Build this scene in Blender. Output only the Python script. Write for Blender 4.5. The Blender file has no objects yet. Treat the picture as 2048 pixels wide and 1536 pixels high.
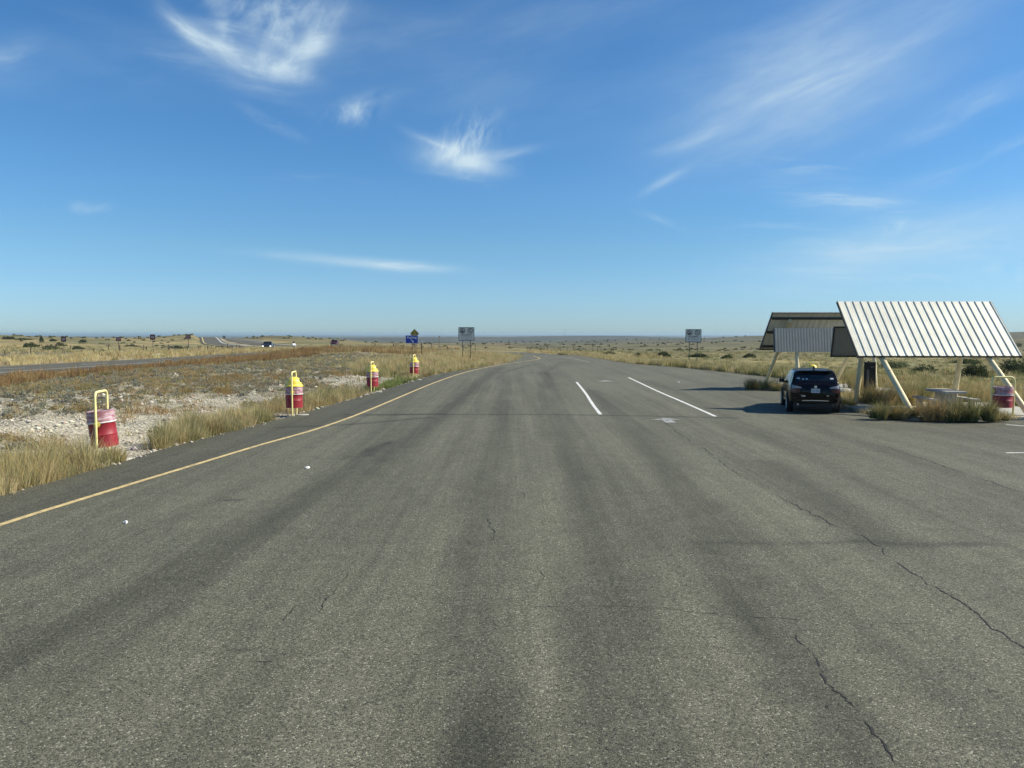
import bpy, bmesh, math, random
import numpy as np
from mathutils import Vector, Matrix

random.seed(7)
rng = np.random.default_rng(7)
R = math.radians
scene = bpy.context.scene
COL = scene.collection

# ------------------------------------------------------------------ camera
F = 1540.0                      # focal length in pixels of the 2048 px wide photograph
H = 2.9                         # eye height: the driver's seat of a tall vehicle
PITCH = math.atan(100.0 / F)    # looking slightly down
cam_d = bpy.data.cameras.new("camera")
cam_d.sensor_fit = 'HORIZONTAL'
cam_d.sensor_width = 36.0
cam_d.lens = 36.0 * F / 2048.0
cam_d.clip_start = 0.1
cam_d.clip_end = 90000.0
cam = bpy.data.objects.new("camera", cam_d)
cam.location = (0, 0, H)
cam.rotation_euler = (math.pi / 2 - PITCH, 0, 0)
COL.objects.link(cam)
scene.camera = cam

# ------------------------------------------------------------------ light
SUN_AZ = R(88)     # clockwise from straight ahead (+Y)
SUN_EL = R(39)
sun_d = bpy.data.lights.new("sun", 'SUN')
sun_d.energy = 5.0
sun_d.angle = R(0.53)
sun_d.color = (1.0, 0.94, 0.79)
sun = bpy.data.objects.new("sun", sun_d)
sdir = Vector((math.sin(SUN_AZ) * math.cos(SUN_EL), math.cos(SUN_AZ) * math.cos(SUN_EL), math.sin(SUN_EL)))
sun.rotation_euler = sdir.to_track_quat('Z', 'Y').to_euler()
sun.location = (30, 10, 40)
COL.objects.link(sun)

scene.view_settings.view_transform = 'Standard'
scene.view_settings.look = 'None'
scene.view_settings.gamma = 1.0
scene.view_settings.use_curve_mapping = False
scene.view_settings.exposure = 0.5

cy = scene.cycles
cy.max_bounces = 6
cy.diffuse_bounces = 3
cy.glossy_bounces = 3
cy.transmission_bounces = 4
cy.transparent_max_bounces = 8
cy.volume_bounces = 0
cy.use_denoising = True


class NG:
    """little helper for building node trees"""
    def __init__(self, tree):
        self.t = tree
        self.n = tree.nodes
        self.l = tree.links

    def new(self, typ, **kw):
        nd = self.n.new(typ)
        for k, v in kw.items():
            setattr(nd, k, v)
        return nd

    def put(self, sock, v):
        if v is None:
            return
        if hasattr(v, 'links') or isinstance(v, bpy.types.NodeSocket):
            self.l.new(v, sock)
        else:
            sock.default_value = v

    def math(self, op, a, b=None, c=None, clamp=False):
        nd = self.new('ShaderNodeMath', operation=op, use_clamp=clamp)
        self.put(nd.inputs[0], a)
        self.put(nd.inputs[1], b)
        self.put(nd.inputs[2], c)
        return nd.outputs[0]

    def mix(self, fac, a, b, blend='MIX'):
        nd = self.new('ShaderNodeMix', data_type='RGBA', blend_type=blend)
        self.put(nd.inputs[0], fac)
        self.put(nd.inputs[6], a)
        self.put(nd.inputs[7], b)
        return nd.outputs[2]

    def noise(self, vec, scale, detail=4, rough=0.55, dist=0.0):
        nd = self.new('ShaderNodeTexNoise')
        self.put(nd.inputs['Vector'], vec)
        nd.inputs['Scale'].default_value = scale
        nd.inputs['Detail'].default_value = detail
        nd.inputs['Roughness'].default_value = rough
        nd.inputs['Distortion'].default_value = dist
        return nd.outputs[0]

    def voronoi(self, vec, scale, feature='F1'):
        nd = self.new('ShaderNodeTexVoronoi', feature=feature)
        self.put(nd.inputs['Vector'], vec)
        nd.inputs['Scale'].default_value = scale
        return nd

    def mapping(self, vec, scale=(1, 1, 1), rot=(0, 0, 0), loc=(0, 0, 0)):
        nd = self.new('ShaderNodeMapping')
        self.put(nd.inputs['Vector'], vec)
        nd.inputs['Scale'].default_value = scale
        nd.inputs['Rotation'].default_value = rot
        nd.inputs['Location'].default_value = loc
        return nd.outputs[0]

    def ramp(self, fac, stops):
        nd = self.new('ShaderNodeValToRGB')
        el = nd.color_ramp.elements
        while len(el) < len(stops):
            el.new(0.5)
        for e, (p, c) in zip(el, stops):
            e.position = p
            e.color = c if len(c) == 4 else (*c, 1)
        self.put(nd.inputs[0], fac)
        return nd.outputs[0]

    def maprange(self, v, a, b, c=0.0, d=1.0, smooth=True):
        nd = self.new('ShaderNodeMapRange')
        nd.interpolation_type = 'SMOOTHSTEP' if smooth else 'LINEAR'
        self.put(nd.inputs[0], v)
        for i, q in enumerate((a, b, c, d)):
            nd.inputs[i + 1].default_value = q
        return nd.outputs[0]


# ------------------------------------------------------------------ sky
world = bpy.data.worlds.new("World")
scene.world = world
world.use_nodes = True
g = NG(world.node_tree)
g.n.clear()
sky = g.new('ShaderNodeTexSky', sky_type='NISHITA')
sky.sun_disc = False
sky.sun_elevation = SUN_EL
sky.sun_rotation = SUN_AZ
sky.altitude = 900
sky.air_density = 1.0
sky.dust_density = 0.15
sky.ozone_density = 3.0
tc = g.new('ShaderNodeTexCoord')
sep = g.new('ShaderNodeSeparateXYZ')
g.l.new(tc.outputs['Generated'], sep.inputs[0])
dx, dy, dz = sep.outputs
U = g.math('ARCTAN2', dx, dy)                                # azimuth, radians
V = g.math('ARCSINE', dz)                                    # elevation, radians


def px_ang(px, py):
    k = (px - 1024) / F
    m = -(py - 768) / F
    v = Vector((k, math.cos(PITCH) + m * math.sin(PITCH), -math.sin(PITCH) + m * math.cos(PITCH))).normalized()
    return math.atan2(v.x, v.y), math.asin(v.z)


comb = g.new('ShaderNodeCombineXYZ')
g.l.new(U, comb.inputs[0])
g.l.new(V, comb.inputs[1])
UV = comb.outputs[0]
wn = g.new('ShaderNodeTexNoise')
g.put(wn.inputs['Vector'], UV)
wn.inputs['Scale'].default_value = 9.0
wn.inputs['Detail'].default_value = 3.0
vm = g.new('ShaderNodeVectorMath', operation='MULTIPLY_ADD')
g.l.new(wn.outputs[1], vm.inputs[0])
vm.inputs[1].default_value = (0.016, 0.012, 0)
g.l.new(UV, vm.inputs[2])
UVW = vm.outputs[0]                                          # gently warped sky coordinates


def streaks(rot, along, across, detail=7, rough=0.62, lo=0.42, hi=0.74):
    v = g.mapping(UVW, rot=(0, 0, -rot))
    v = g.mapping(v, scale=(along, across, 1))
    return g.maprange(g.noise(v, 1.0, detail, rough, 0.25), lo, hi)


S_flat = streaks(R(-3), 9, 60)
S_up = streaks(R(20), 8, 40, lo=0.32, hi=0.86)
S_down = streaks(R(-28), 14, 50, lo=0.34, hi=0.80)
S_puff = streaks(R(50), 26, 44, lo=0.32, hi=0.78)
S_vert = streaks(R(68), 22, 62, lo=0.36, hi=0.76)
S_wide = streaks(R(12), 4, 16, lo=0.30, hi=0.85)


def patch(px, py, w, h, rot, tex, gain, floor=0.0):
    """a cirrus cloud centred on a direction of the sky: elliptical veil times combed noise"""
    u0, v0 = px_ang(px, py)
    su, sv = w / F, h / F
    c, s = math.cos(R(rot)), math.sin(R(rot))
    sp = g.new('ShaderNodeSeparateXYZ')
    g.l.new(UVW, sp.inputs[0])
    a = g.math('SUBTRACT', sp.outputs[0], u0 + 0.008)
    b = g.math('SUBTRACT', sp.outputs[1], v0 + 0.006)
    p = g.math('ADD', g.math('MULTIPLY', a, c / su), g.math('MULTIPLY', b, s / su))
    q = g.math('ADD', g.math('MULTIPLY', a, -s / sv), g.math('MULTIPLY', b, c / sv))
    d = g.math('ADD', g.math('MULTIPLY', p, p), g.math('MULTIPLY', q, q))
    e = g.math('EXPONENT', g.math('MULTIPLY', d, -1.0))
    t = g.math('MULTIPLY_ADD', tex, 1.0 - floor, floor)
    return g.math('MULTIPLY', g.math('MULTIPLY', e, t), gain)


PATCHES = [
    # the big hooked cloud at the top
    (372, 62, 52, 13, -42, S_down, 0.75, .3), (425, 95, 66, 15, -27, S_down, 0.85, .35), (492, 120, 74, 18, -14, S_flat, 0.8, .35), (560, 132, 52, 17, -14, S_puff, 0.9, .35),
    (603, 108, 46, 22, 36, S_up, 0.85, .3), (640, 64, 54, 24, 46, S_up, 0.8, .25), (500, 72, 90, 14, -6, S_flat, 0.6, .25), (570, 70, 62, 46, 20, S_puff, 0.55, .2),
    (600, 15, 90, 30, 8, S_puff, 0.5, .2), (438, 22, 15, 60, 12, S_puff, 0.5, .3), (470, 10, 60, 22, -10, S_puff, 0.35, .2), (430, 135, 170, 22, -14, S_flat, 0.30, .3),
    # small wisps and the splayed cloud in the middle
    (545, 243, 50, 10, -24, S_down, 0.5), (705, 225, 44, 20, 12, S_puff, 0.75), (765, 192, 50, 14, 12, S_up, 0.4),
    (916, 318, 66, 25, -8, S_puff, 1.1, .5), (925, 296, 46, 26, 10, S_vert, .85, .15), (995, 312, 64, 9, 12, S_up, .75, .3), (972, 332, 42, 12, -10, S_flat, .7, .3), (865, 283, 46, 9, -22, S_down, .6, .2), (945, 262, 48, 24, 20, S_vert, .6),
    (925, 357, 60, 8, -8, S_flat, 0.5), (670, 365, 90, 8, -2, S_flat, 0.3),
    # long flat bar low over the horizon, faint puff on the left
    (715, 524, 150, 9, -4, S_flat, 0.95, 0.45), (800, 533, 70, 8, -4, S_flat, 0.8, 0.4), (180, 416, 26, 9, 2, S_puff, 0.55), (10, 110, 50, 20, 30, S_up, 0.45),
    # the wide combed veil on the right
    (1720, 125, 200, 36, 20, S_up, 0.34, .3), (1660, 150, 300, 110, 14, S_wide, 0.30, .45), (1560, 165, 150, 40, 12, S_up, 0.34, .25), (1600, 240, 190, 60, 12, S_up, 0.34, .3), (1680, 50, 260, 70, 10, S_wide, 0.42, .2),
    (1390, 280, 75, 11, 14, S_up, 0.55, 0.3), (1330, 360, 46, 9, 28, S_up, 0.6, 0.2), (1320, 440, 45, 8, -18, S_down, 0.35),
    (1930, 215, 130, 18, 20, S_up, 0.55, 0.15), (1990, 310, 170, 16, 16, S_up, 0.5), (1560, 335, 90, 12, -4, S_flat, 0.45),
    (1690, 400, 110, 26, -10, S_flat, 0.65, .2), (1900, 470, 240, 46, 8, S_wide, 0.85, .25), (1800, 520, 220, 44, 4, S_flat, 0.5, .2),
    (1790, 455, 24, 12, 20, S_puff, 0.5), (2030, 545, 50, 18, -10, S_puff, 0.4), (1000, 60, 420, 60, 8, S_wide, 0.22, .2), (900, 150, 300, 70, -12, S_wide, 0.24, .2),
    (1580, 465, 110, 18, -6, S_flat, 0.3), (120, 130, 260, 60, 12, S_wide, 0.14),
]
tot = None
for p_ in PATCHES:
    f_ = patch(*p_)
    tot = f_ if tot is None else g.math('ADD', tot, f_)
tot = g.math('MINIMUM', g.math('MULTIPLY', tot, 0.78), 0.88)
hs_ = g.new('ShaderNodeHueSaturation')
hs_.inputs['Saturation'].default_value = 1.22
g.l.new(sky.outputs[0], hs_.inputs['Color'])
# the air near the ground is a little dustier and less bright than the model's
air = g.ramp(g.maprange(V, 0.0, 0.35, smooth=False), [(0.0, (.40, .57, .86)), (.05, (.44, .61, .89)), (.31, (.62, .76, .84)), (.50, (.70, .84, .91)), (.87, (.76, .91, .96)), (1.0, (.77, .92, .97))])
tint = g.mix(1.0, hs_.outputs[0], air, 'MULTIPLY')
skyc = g.mix(tot, tint, (4.7, 5.75, 6.3, 1))
bg = g.new('ShaderNodeBackground')
g.l.new(skyc, bg.inputs[0])
bg.inputs[1].default_value = 0.10
wo = g.new('ShaderNodeOutputWorld')
g.l.new(bg.outputs[0], wo.inputs[0])

# ------------------------------------------------------------------ shared helpers


def at(px, py, z=0.0):
    """ground point seen at a pixel of the 2048 x 1536 photograph"""
    k = (px - 1024) / F
    m = -(py - 768) / F
    d = Vector((k, math.cos(PITCH) + m * math.sin(PITCH), -math.sin(PITCH) + m * math.cos(PITCH)))
    t = (z - H) / d.z
    return Vector((d.x * t, d.y * t, z))


def prop(o, label=None, cat=None, group=None, kind=None):
    if label: o['label'] = label
    if cat: o['category'] = cat
    if group: o['group'] = group
    if kind: o['kind'] = kind
    return o


def empty(name, loc=(0, 0, 0), rz=0.0, **kw):
    o = bpy.data.objects.new(name, None)
    o.location = loc
    o.rotation_euler = (0, 0, rz)
    o.empty_display_size = 0.3
    COL.objects.link(o)
    return prop(o, **kw)


def smooth(me, angle=None):
    me.polygons.foreach_set('use_smooth', np.ones(len(me.polygons), dtype=bool))
    if angle is not None:
        me.set_sharp_from_angle(angle=R(angle))


class MB:
    """collects shapes that become ONE mesh object"""
    def __init__(self):
        self.v, self.f, self.mi = [], [], []
        self.m = 0

    def add(self, vs, fs):
        o = len(self.v)
        self.v += [tuple(p) for p in vs]
        for f in fs:
            self.f.append(tuple(i + o for i in f))
            self.mi.append(self.m)
        return self

    def box(self, c, s, rot=None):
        x, y, z = (q / 2 for q in s)
        vs = [Vector((sx * x, sy * y, sz * z)) for sz in (-1, 1) for sy in (-1, 1) for sx in (-1, 1)]
        if rot is not None:
            vs = [rot @ v for v in vs]
        c = Vector(c)
        return self.add([v + c for v in vs], [(0, 2, 3, 1), (4, 5, 7, 6), (0, 1, 5, 4), (2, 6, 7, 3), (0, 4, 6, 2), (1, 3, 7, 5)])

    def tube(self, pts, r, n=10, cap=True):
        pts = [Vector(p) for p in pts]
        rs = r if isinstance(r, (list, tuple)) else [r] * len(pts)
        rings = []
        up = None
        for i, p in enumerate(pts):
            a = pts[max(i - 1, 0)]
            b = pts[min(i + 1, len(pts) - 1)]
            t = (b - a).normalized()
            if up is None:
                up = Vector((0, 0, 1)) if abs(t.z) < 0.9 else Vector((1, 0, 0))
            s = t.cross(up).normalized()
            up = s.cross(t).normalized()
            rings.append([p + (s * math.cos(q * 2 * math.pi / n) + up * math.sin(q * 2 * math.pi / n)) * rs[i] for q in range(n)])
        vs = [v for ring in rings for v in ring]
        fs = []
        for i in range(len(pts) - 1):
            for q in range(n):
                w = (q + 1) % n
                fs.append((i * n + q, i * n + w, (i + 1) * n + w, (i + 1) * n + q))
        if cap:
            fs.append(tuple(reversed(range(n))))
            fs.append(tuple((len(pts) - 1) * n + q for q in range(n)))
        return self.add(vs, fs)

    def lathe(self, prof, n=32, c=(0, 0, 0), cap_top=False, cap_bot=False, warp=None):
        vs = []
        for (r, z) in prof:
            for q in range(n):
                a = q * 2 * math.pi / n
                rr = r if warp is None else r * warp(a, z)
                vs.append((c[0] + rr * math.cos(a), c[1] + rr * math.sin(a), c[2] + z))
        fs = []
        for i in range(len(prof) - 1):
            for q in range(n):
                w = (q + 1) % n
                fs.append((i * n + q, i * n + w, (i + 1) * n + w, (i + 1) * n + q))
        if cap_bot: fs.append(tuple(reversed(range(n))))
        if cap_top: fs.append(tuple((len(prof) - 1) * n + q for q in range(n)))
        return self.add(vs, fs)

    def prism_y(self, poly, y0, y1):
        """outline in x,z pushed from y0 to y1"""
        n = len(poly)
        vs = [(x, y0, z) for x, z in poly] + [(x, y1, z) for x, z in poly]
        fs = [tuple(range(n)), tuple(reversed(range(n, 2 * n)))]
        for i in range(n):
            j = (i + 1) % n
            fs.append((i, n + i, n + j, j))
        return self.add(vs, fs)

    def prism_x(self, poly, x0, x1):
        """outline in y,z pushed from x0 to x1"""
        n = len(poly)
        vs = [(x0, y, z) for y, z in poly] + [(x1, y, z) for y, z in poly]
        fs = [tuple(range(n)), tuple(reversed(range(n, 2 * n)))]
        for i in range(n):
            j = (i + 1) % n
            fs.append((i, n + i, n + j, j))
        return self.add(vs, fs)

    def prism_z(self, poly, z0, z1):
        n = len(poly)
        vs = [(x, y, z0) for x, y in poly] + [(x, y, z1) for x, y in poly]
        fs = [tuple(reversed(range(n))), tuple(range(n, 2 * n))]
        for i in range(n):
            j = (i + 1) % n
            fs.append((i, j, n + j, n + i))
        return self.add(vs, fs)

    def build(self, name, mat, parent=None, sm=None, bevel=0.0, loc=None):
        me = bpy.data.meshes.new(name)
        me.from_pydata(self.v, [], self.f)
        mats = mat if isinstance(mat, (list, tuple)) else [mat]
        for m in mats:
            me.materials.append(m)
        if len(mats) > 1:
            me.polygons.foreach_set('material_index', self.mi)
        bm = bmesh.new()
        bm.from_mesh(me)
        bmesh.ops.recalc_face_normals(bm, faces=bm.faces)
        if bevel > 0:
            ed = [e for e in bm.edges if len(e.link_faces) == 2 and e.calc_face_angle(0) > R(35)]
            bmesh.ops.bevel(bm, geom=ed, offset=bevel, segments=2, affect='EDGES', profile=0.6)
        bm.to_mesh(me)
        bm.free()
        if sm is not None:
            smooth(me, sm)
        me.update()
        o = bpy.data.objects.new(name, me)
        COL.objects.link(o)
        if parent is not None:
            o.parent = parent
        if loc is not None:
            o.location = loc
        return o


def mesh_np(name, Vx, loops, counts, mat, cols=None, sm=False):
    """fast mesh from numpy arrays"""
    me = bpy.data.meshes.new(name)
    me.vertices.add(len(Vx))
    me.vertices.foreach_set('co', np.ascontiguousarray(Vx, dtype=np.float32).ravel())
    me.loops.add(len(loops))
    me.loops.foreach_set('vertex_index', np.ascontiguousarray(loops, dtype=np.int32))
    me.polygons.add(len(counts))
    starts = np.concatenate(([0], np.cumsum(counts)[:-1])).astype(np.int32)
    me.polygons.foreach_set('loop_start', starts)
    try:
        me.polygons.foreach_set('loop_total', np.asarray(counts, dtype=np.int32))
    except Exception:
        pass
    if sm:
        me.polygons.foreach_set('use_smooth', np.ones(len(counts), dtype=bool))
    me.update(calc_edges=True)
    if cols is not None:
        at_ = me.color_attributes.new(name='tint', type='FLOAT_COLOR', domain='POINT')
        c4 = np.ones((len(Vx), 4), dtype=np.float32)
        c4[:, :3] = cols
        at_.data.foreach_set('color', c4.ravel())
    for m in (mat if isinstance(mat, (list, tuple)) else [mat]):
        me.materials.append(m)
    o = bpy.data.objects.new(name, me)
    COL.objects.link(o)
    return o


def copy_tree(o, parent=None):
    c = o.copy()
    COL.objects.link(c)
    if parent is not None:
        c.parent = parent
    for ch in list(o.children):
        copy_tree(ch, c)
    return c


# ------------------------------------------------------------------ numpy noise
def _h(ix, iy, seed):
    n = (ix.astype(np.int64) * 374761393 + iy.astype(np.int64) * 668265263 + seed * 982451653) & 0x7fffffff
    n = ((n ^ (n >> 13)) * 1274126177) & 0x7fffffff
    return ((n ^ (n >> 16)) & 0xffff) / 65535.0


def vnoise(x, y, seed=0):
    x = np.asarray(x, dtype=float); y = np.asarray(y, dtype=float)
    ix = np.floor(x); iy = np.floor(y)
    fx = x - ix; fy = y - iy
    fx = fx * fx * (3 - 2 * fx); fy = fy * fy * (3 - 2 * fy)
    a = _h(ix, iy, seed); b = _h(ix + 1, iy, seed); c = _h(ix, iy + 1, seed); d = _h(ix + 1, iy + 1, seed)
    return (a * (1 - fx) + b * fx) * (1 - fy) + (c * (1 - fx) + d * fx) * fy


def fbm(x, y, seed=0, oct=4):
    s = 0.0; a = 0.5
    for i in range(oct):
        s = s + a * vnoise(np.asarray(x) * 2 ** i, np.asarray(y) * 2 ** i, seed + i * 17)
        a *= 0.5
    return s / (1 - 0.5 ** oct)


def sstep(a, b, x):
    t = np.clip((np.asarray(x, dtype=float) - a) / (b - a), 0, 1)
    return t * t * (3 - 2 * t)


# ------------------------------------------------------------------ materials
def pmat(name, col, rough=0.6, metal=0.0, var=0.12, scale=6.0, spec=0.5, bump=0.0, coat=0.0):
    """painted / plain surface with a little procedural variation"""
    m = bpy.data.materials.new(name)
    m.use_nodes = True
    k = NG(m.node_tree)
    b = k.n['Principled BSDF']
    t = k.new('ShaderNodeTexCoord')
    n = k.noise(t.outputs['Object'], scale, 5, 0.6)
    lo = tuple(c * (1 - var) for c in col)
    hi = tuple(min(c * (1 + var), 1) for c in col)
    k.l.new(k.ramp(n, [(0.3, lo), (0.7, hi)]), b.inputs['Base Color'])
    b.inputs['Roughness'].default_value = rough
    b.inputs['Metallic'].default_value = metal
    b.inputs['Specular IOR Level'].default_value = spec
    b.inputs['Coat Weight'].default_value = coat
    if bump > 0:
        bp = k.new('ShaderNodeBump')
        bp.inputs['Strength'].default_value = bump
        bp.inputs['Distance'].default_value = 0.01
        k.l.new(k.noise(t.outputs['Object'], scale * 6, 4), bp.inputs['Height'])
        k.l.new(bp.outputs[0], b.inputs['Normal'])
    return m


def stained(name, col, dirt, amount=0.5, scale=5.0, rough=0.55, thr=(0.5, 0.75)):
    """paint with chips, rust or grime of its own shape"""
    m = bpy.data.materials.new(name)
    m.use_nodes = True
    k = NG(m.node_tree)
    b = k.n['Principled BSDF']
    t = k.new('ShaderNodeTexCoord')
    n = k.noise(t.outputs['Object'], scale, 8, 0.7)
    f = k.maprange(n, thr[0], thr[1], 0, amount)
    n2 = k.noise(t.outputs['Object'], scale * 0.4, 3)
    base = k.ramp(n2, [(0.3, tuple(c * 0.85 for c in col)), (0.7, tuple(min(1, c * 1.1) for c in col))])
    k.l.new(k.mix(f, base, (*dirt, 1)), b.inputs['Base Color'])
    b.inputs['Roughness'].default_value = rough
    return m


def tint_mat(name, trans=0.35, rough=0.8):
    """plants: colour from the mesh, leaf light let through"""
    m = bpy.data.materials.new(name)
    m.use_nodes = True
    k = NG(m.node_tree)
    k.n.clear()
    a = k.new('ShaderNodeVertexColor', layer_name='tint')
    d = k.new('ShaderNodeBsdfDiffuse')
    d.inputs['Roughness'].default_value = rough
    tr = k.new('ShaderNodeBsdfTranslucent')
    k.l.new(a.outputs[0], d.inputs[0])
    k.l.new(a.outputs[0], tr.inputs[0])
    mx = k.new('ShaderNodeMixShader')
    mx.inputs[0].default_value = trans
    k.l.new(d.outputs[0], mx.inputs[1])
    k.l.new(tr.outputs[0], mx.inputs[2])
    o = k.new('ShaderNodeOutputMaterial')
    k.l.new(mx.outputs[0], o.inputs[0])
    return m


M = {}
M['plant'] = tint_mat('plant', 0.35)
M['stone'] = tint_mat('stone', 0.0)
M['cream_pipe'] = stained('cream_pipe', (0.72, 0.60, 0.345), (0.34, 0.27, 0.16), 0.6, 7, 0.5, (0.55, 0.75))
M['roof_white'] = stained('roof_white', (0.76, 0.73, 0.60), (0.52, 0.48, 0.38), 0.35, 2.5, 0.45, (0.5, 0.8))
def streak_roof():
    m = M['roof_white']
    k = NG(m.node_tree)
    b = k.n['Principled BSDF']
    src = b.inputs['Base Color'].links[0].from_socket
    t = k.new('ShaderNodeTexCoord')
    n = k.noise(k.mapping(t.outputs['Object'], scale=(9, .5, .5)), 1.0, 5, .6)
    f = k.maprange(n, .52, .75, 0, .38)
    k.l.new(k.mix(f, src, (0.46, 0.40, 0.29, 1)), b.inputs['Base Color'])


streak_roof()
M['panel_grey'] = stained('panel_grey', (0.32, 0.31, 0.265), (0.24, 0.23, 0.19), 0.35, 3.0, 0.5)
M['trim_dark'] = pmat('trim_dark', (0.035, 0.03, 0.028), 0.5)
M['steel_dark'] = pmat('steel_dark', (0.05, 0.045, 0.04), 0.6)
M['concrete'] = stained('concrete', (0.40, 0.38, 0.32), (0.22, 0.20, 0.165), 0.6, 3, 0.85)
M['table_concrete'] = stained('table_concrete', (0.40, 0.38, 0.34), (0.20, 0.19, 0.17), 0.6, 5, 0.85)
M['yellow'] = stained('yellow', (0.80, 0.66, 0.16), (0.45, 0.30, 0.12), 0.5, 9, 0.45, (0.58, 0.75))
M['pale_yellow'] = stained('pale_yellow', (0.80, 0.70, 0.30), (0.42, 0.28, 0.12), 0.6, 9, 0.5, (0.55, 0.75))
M['dome_yellow'] = pmat('dome_yellow', (0.80, 0.62, 0.09), 0.4, var=0.06)
M['barrel_red'] = stained('barrel_red', (0.27, 0.013, 0.023), (0.34, 0.12, 0.10), 0.45, 16, 0.55, (0.56, 0.72))
M['black'] = pmat('black', (0.012, 0.012, 0.012), 0.5)
M['galv'] = pmat('galv', (0.12, 0.10, 0.075), 0.6, 0.2)
M['sign_white'] = pmat('sign_white', (0.66, 0.64, 0.56), 0.5, var=0.06)
M['sign_border'] = pmat('sign_border', (0.05, 0.085, 0.095), 0.5)
M['sign_ink'] = pmat('sign_ink', (0.03, 0.03, 0.03), 0.6)
M['sign_soft_ink'] = pmat('sign_soft_ink', (0.16, 0.20, 0.21), 0.6)
M['sign_blue'] = pmat('sign_blue', (0.010, 0.045, 0.36), 0.45, var=0.08)
M['sign_pale'] = pmat('sign_pale', (0.70, 0.74, 0.80), 0.5)
M['sign_yellow'] = pmat('sign_yellow', (0.48, 0.36, 0.03), 0.5)
M['sign_red'] = pmat('sign_red', (0.20, 0.013, 0.018), 0.5)
M['sign_back'] = pmat('sign_back', (0.10, 0.10, 0.10), 0.5, 0.3)
M['rust_post'] = pmat('rust_post', (0.075, 0.06, 0.045), 0.8, var=0.3)
M['wire'] = pmat('wire', (0.16, 0.15, 0.14), 0.5, 0.5)
M['white_paint'] = stained('white_paint', (0.66, 0.66, 0.61), (0.24, 0.24, 0.22), 0.8, 6, 0.7, (0.52, 0.66))
M['worn_white'] = stained('worn_white', (0.40, 0.40, 0.37), (0.15, 0.15, 0.14), 0.9, 7, 0.7, (0.42, 0.6))
M['yellow_paint'] = stained('yellow_paint', (0.60, 0.45, 0.20), (0.20, 0.17, 0.10), 0.8, 5, 0.7, (0.47, 0.66))
M['litter_white'] = pmat('litter_white', (0.75, 0.75, 0.72), 0.7)
M['cabinet'] = stained('cabinet', (0.013, 0.010, 0.009), (0.04, 0.025, 0.018), 0.6, 4, 0.6)
M['cabinet_panel'] = pmat('cabinet_panel', (0.13, 0.12, 0.11), 0.5)
M['car_paint'] = pmat('car_paint', (0.0035, 0.0016, 0.0024), 0.14, 0.0, 0.05, 3, 0.22, coat=0.12)
M['car_glass'] = pmat('car_glass', (0.008, 0.010, 0.012), 0.08, 0, 0.05, 2, 0.6)
M['car_plastic'] = pmat('car_plastic', (0.006, 0.006, 0.006), 0.6)
M['chrome'] = pmat('chrome', (0.60, 0.60, 0.60), 0.25, 1.0)
M['rim'] = pmat('rim', (0.42, 0.43, 0.44), 0.35, 0.8)
M['tyre'] = pmat('tyre', (0.016, 0.016, 0.016), 0.85)
M['tail_red'] = pmat('tail_red', (0.06, 0.005, 0.007), 0.2, 0, 0.1, 20, 0.6)
M['tail_clear'] = pmat('tail_clear', (0.22, 0.23, 0.24), 0.15, 0, 0.25, 40, 0.8)
M['plate'] = pmat('plate', (0.55, 0.56, 0.58), 0.5)
M['truck_paint'] = pmat('truck_paint', (0.020, 0.024, 0.032), 0.25, 0, 0.05, 3)
M['maroon_paint'] = pmat('maroon_paint', (0.07, 0.006, 0.009), 0.35, 0, 0.05, 3)
M['moto_white'] = pmat('moto_white', (0.82, 0.82, 0.82), 0.25)
M['cloth_dark'] = pmat('cloth_dark', (0.025, 0.025, 0.03), 0.9)
M['skin'] = pmat('skin', (0.45, 0.27, 0.19), 0.6)
M['mast'] = pmat('mast', (0.30, 0.30, 0.32), 0.6)
M['shed'] = pmat('shed', (0.70, 0.70, 0.70), 0.6)


def lamp_mat(name, col, strength):
    m = bpy.data.materials.new(name)
    m.use_nodes = True
    b = m.node_tree.nodes['Principled BSDF']
    b.inputs['Base Color'].default_value = (0.8, 0.8, 0.8, 1)
    b.inputs['Emission Color'].default_value = (*col, 1)
    b.inputs['Emission Strength'].default_value = strength
    return m


M['headlight'] = lamp_mat('headlight', (1, 0.97, 0.9), 1.6)


def bag_mat():
    m = bpy.data.materials.new('clear_bag')
    m.use_nodes = True
    k = NG(m.node_tree)
    b = k.n['Principled BSDF']
    t = k.new('ShaderNodeTexCoord')
    v = k.mapping(t.outputs['Object'], scale=(2, 2, 7), rot=(0.5, 0.4, 0.3))
    n = k.noise(v, 2.0, 4, 0.55, 0.6)
    k.l.new(k.ramp(n, [(0.35, (0.50, 0.28, 0.33)), (0.72, (0.85, 0.74, 0.77))]), b.inputs['Base Color'])
    b.inputs['Roughness'].default_value = 0.25
    k.l.new(k.maprange(n, 0.35, 0.8, 0.38, 0.72), b.inputs['Alpha'])
    return m


M['bag'] = bag_mat()


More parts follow.
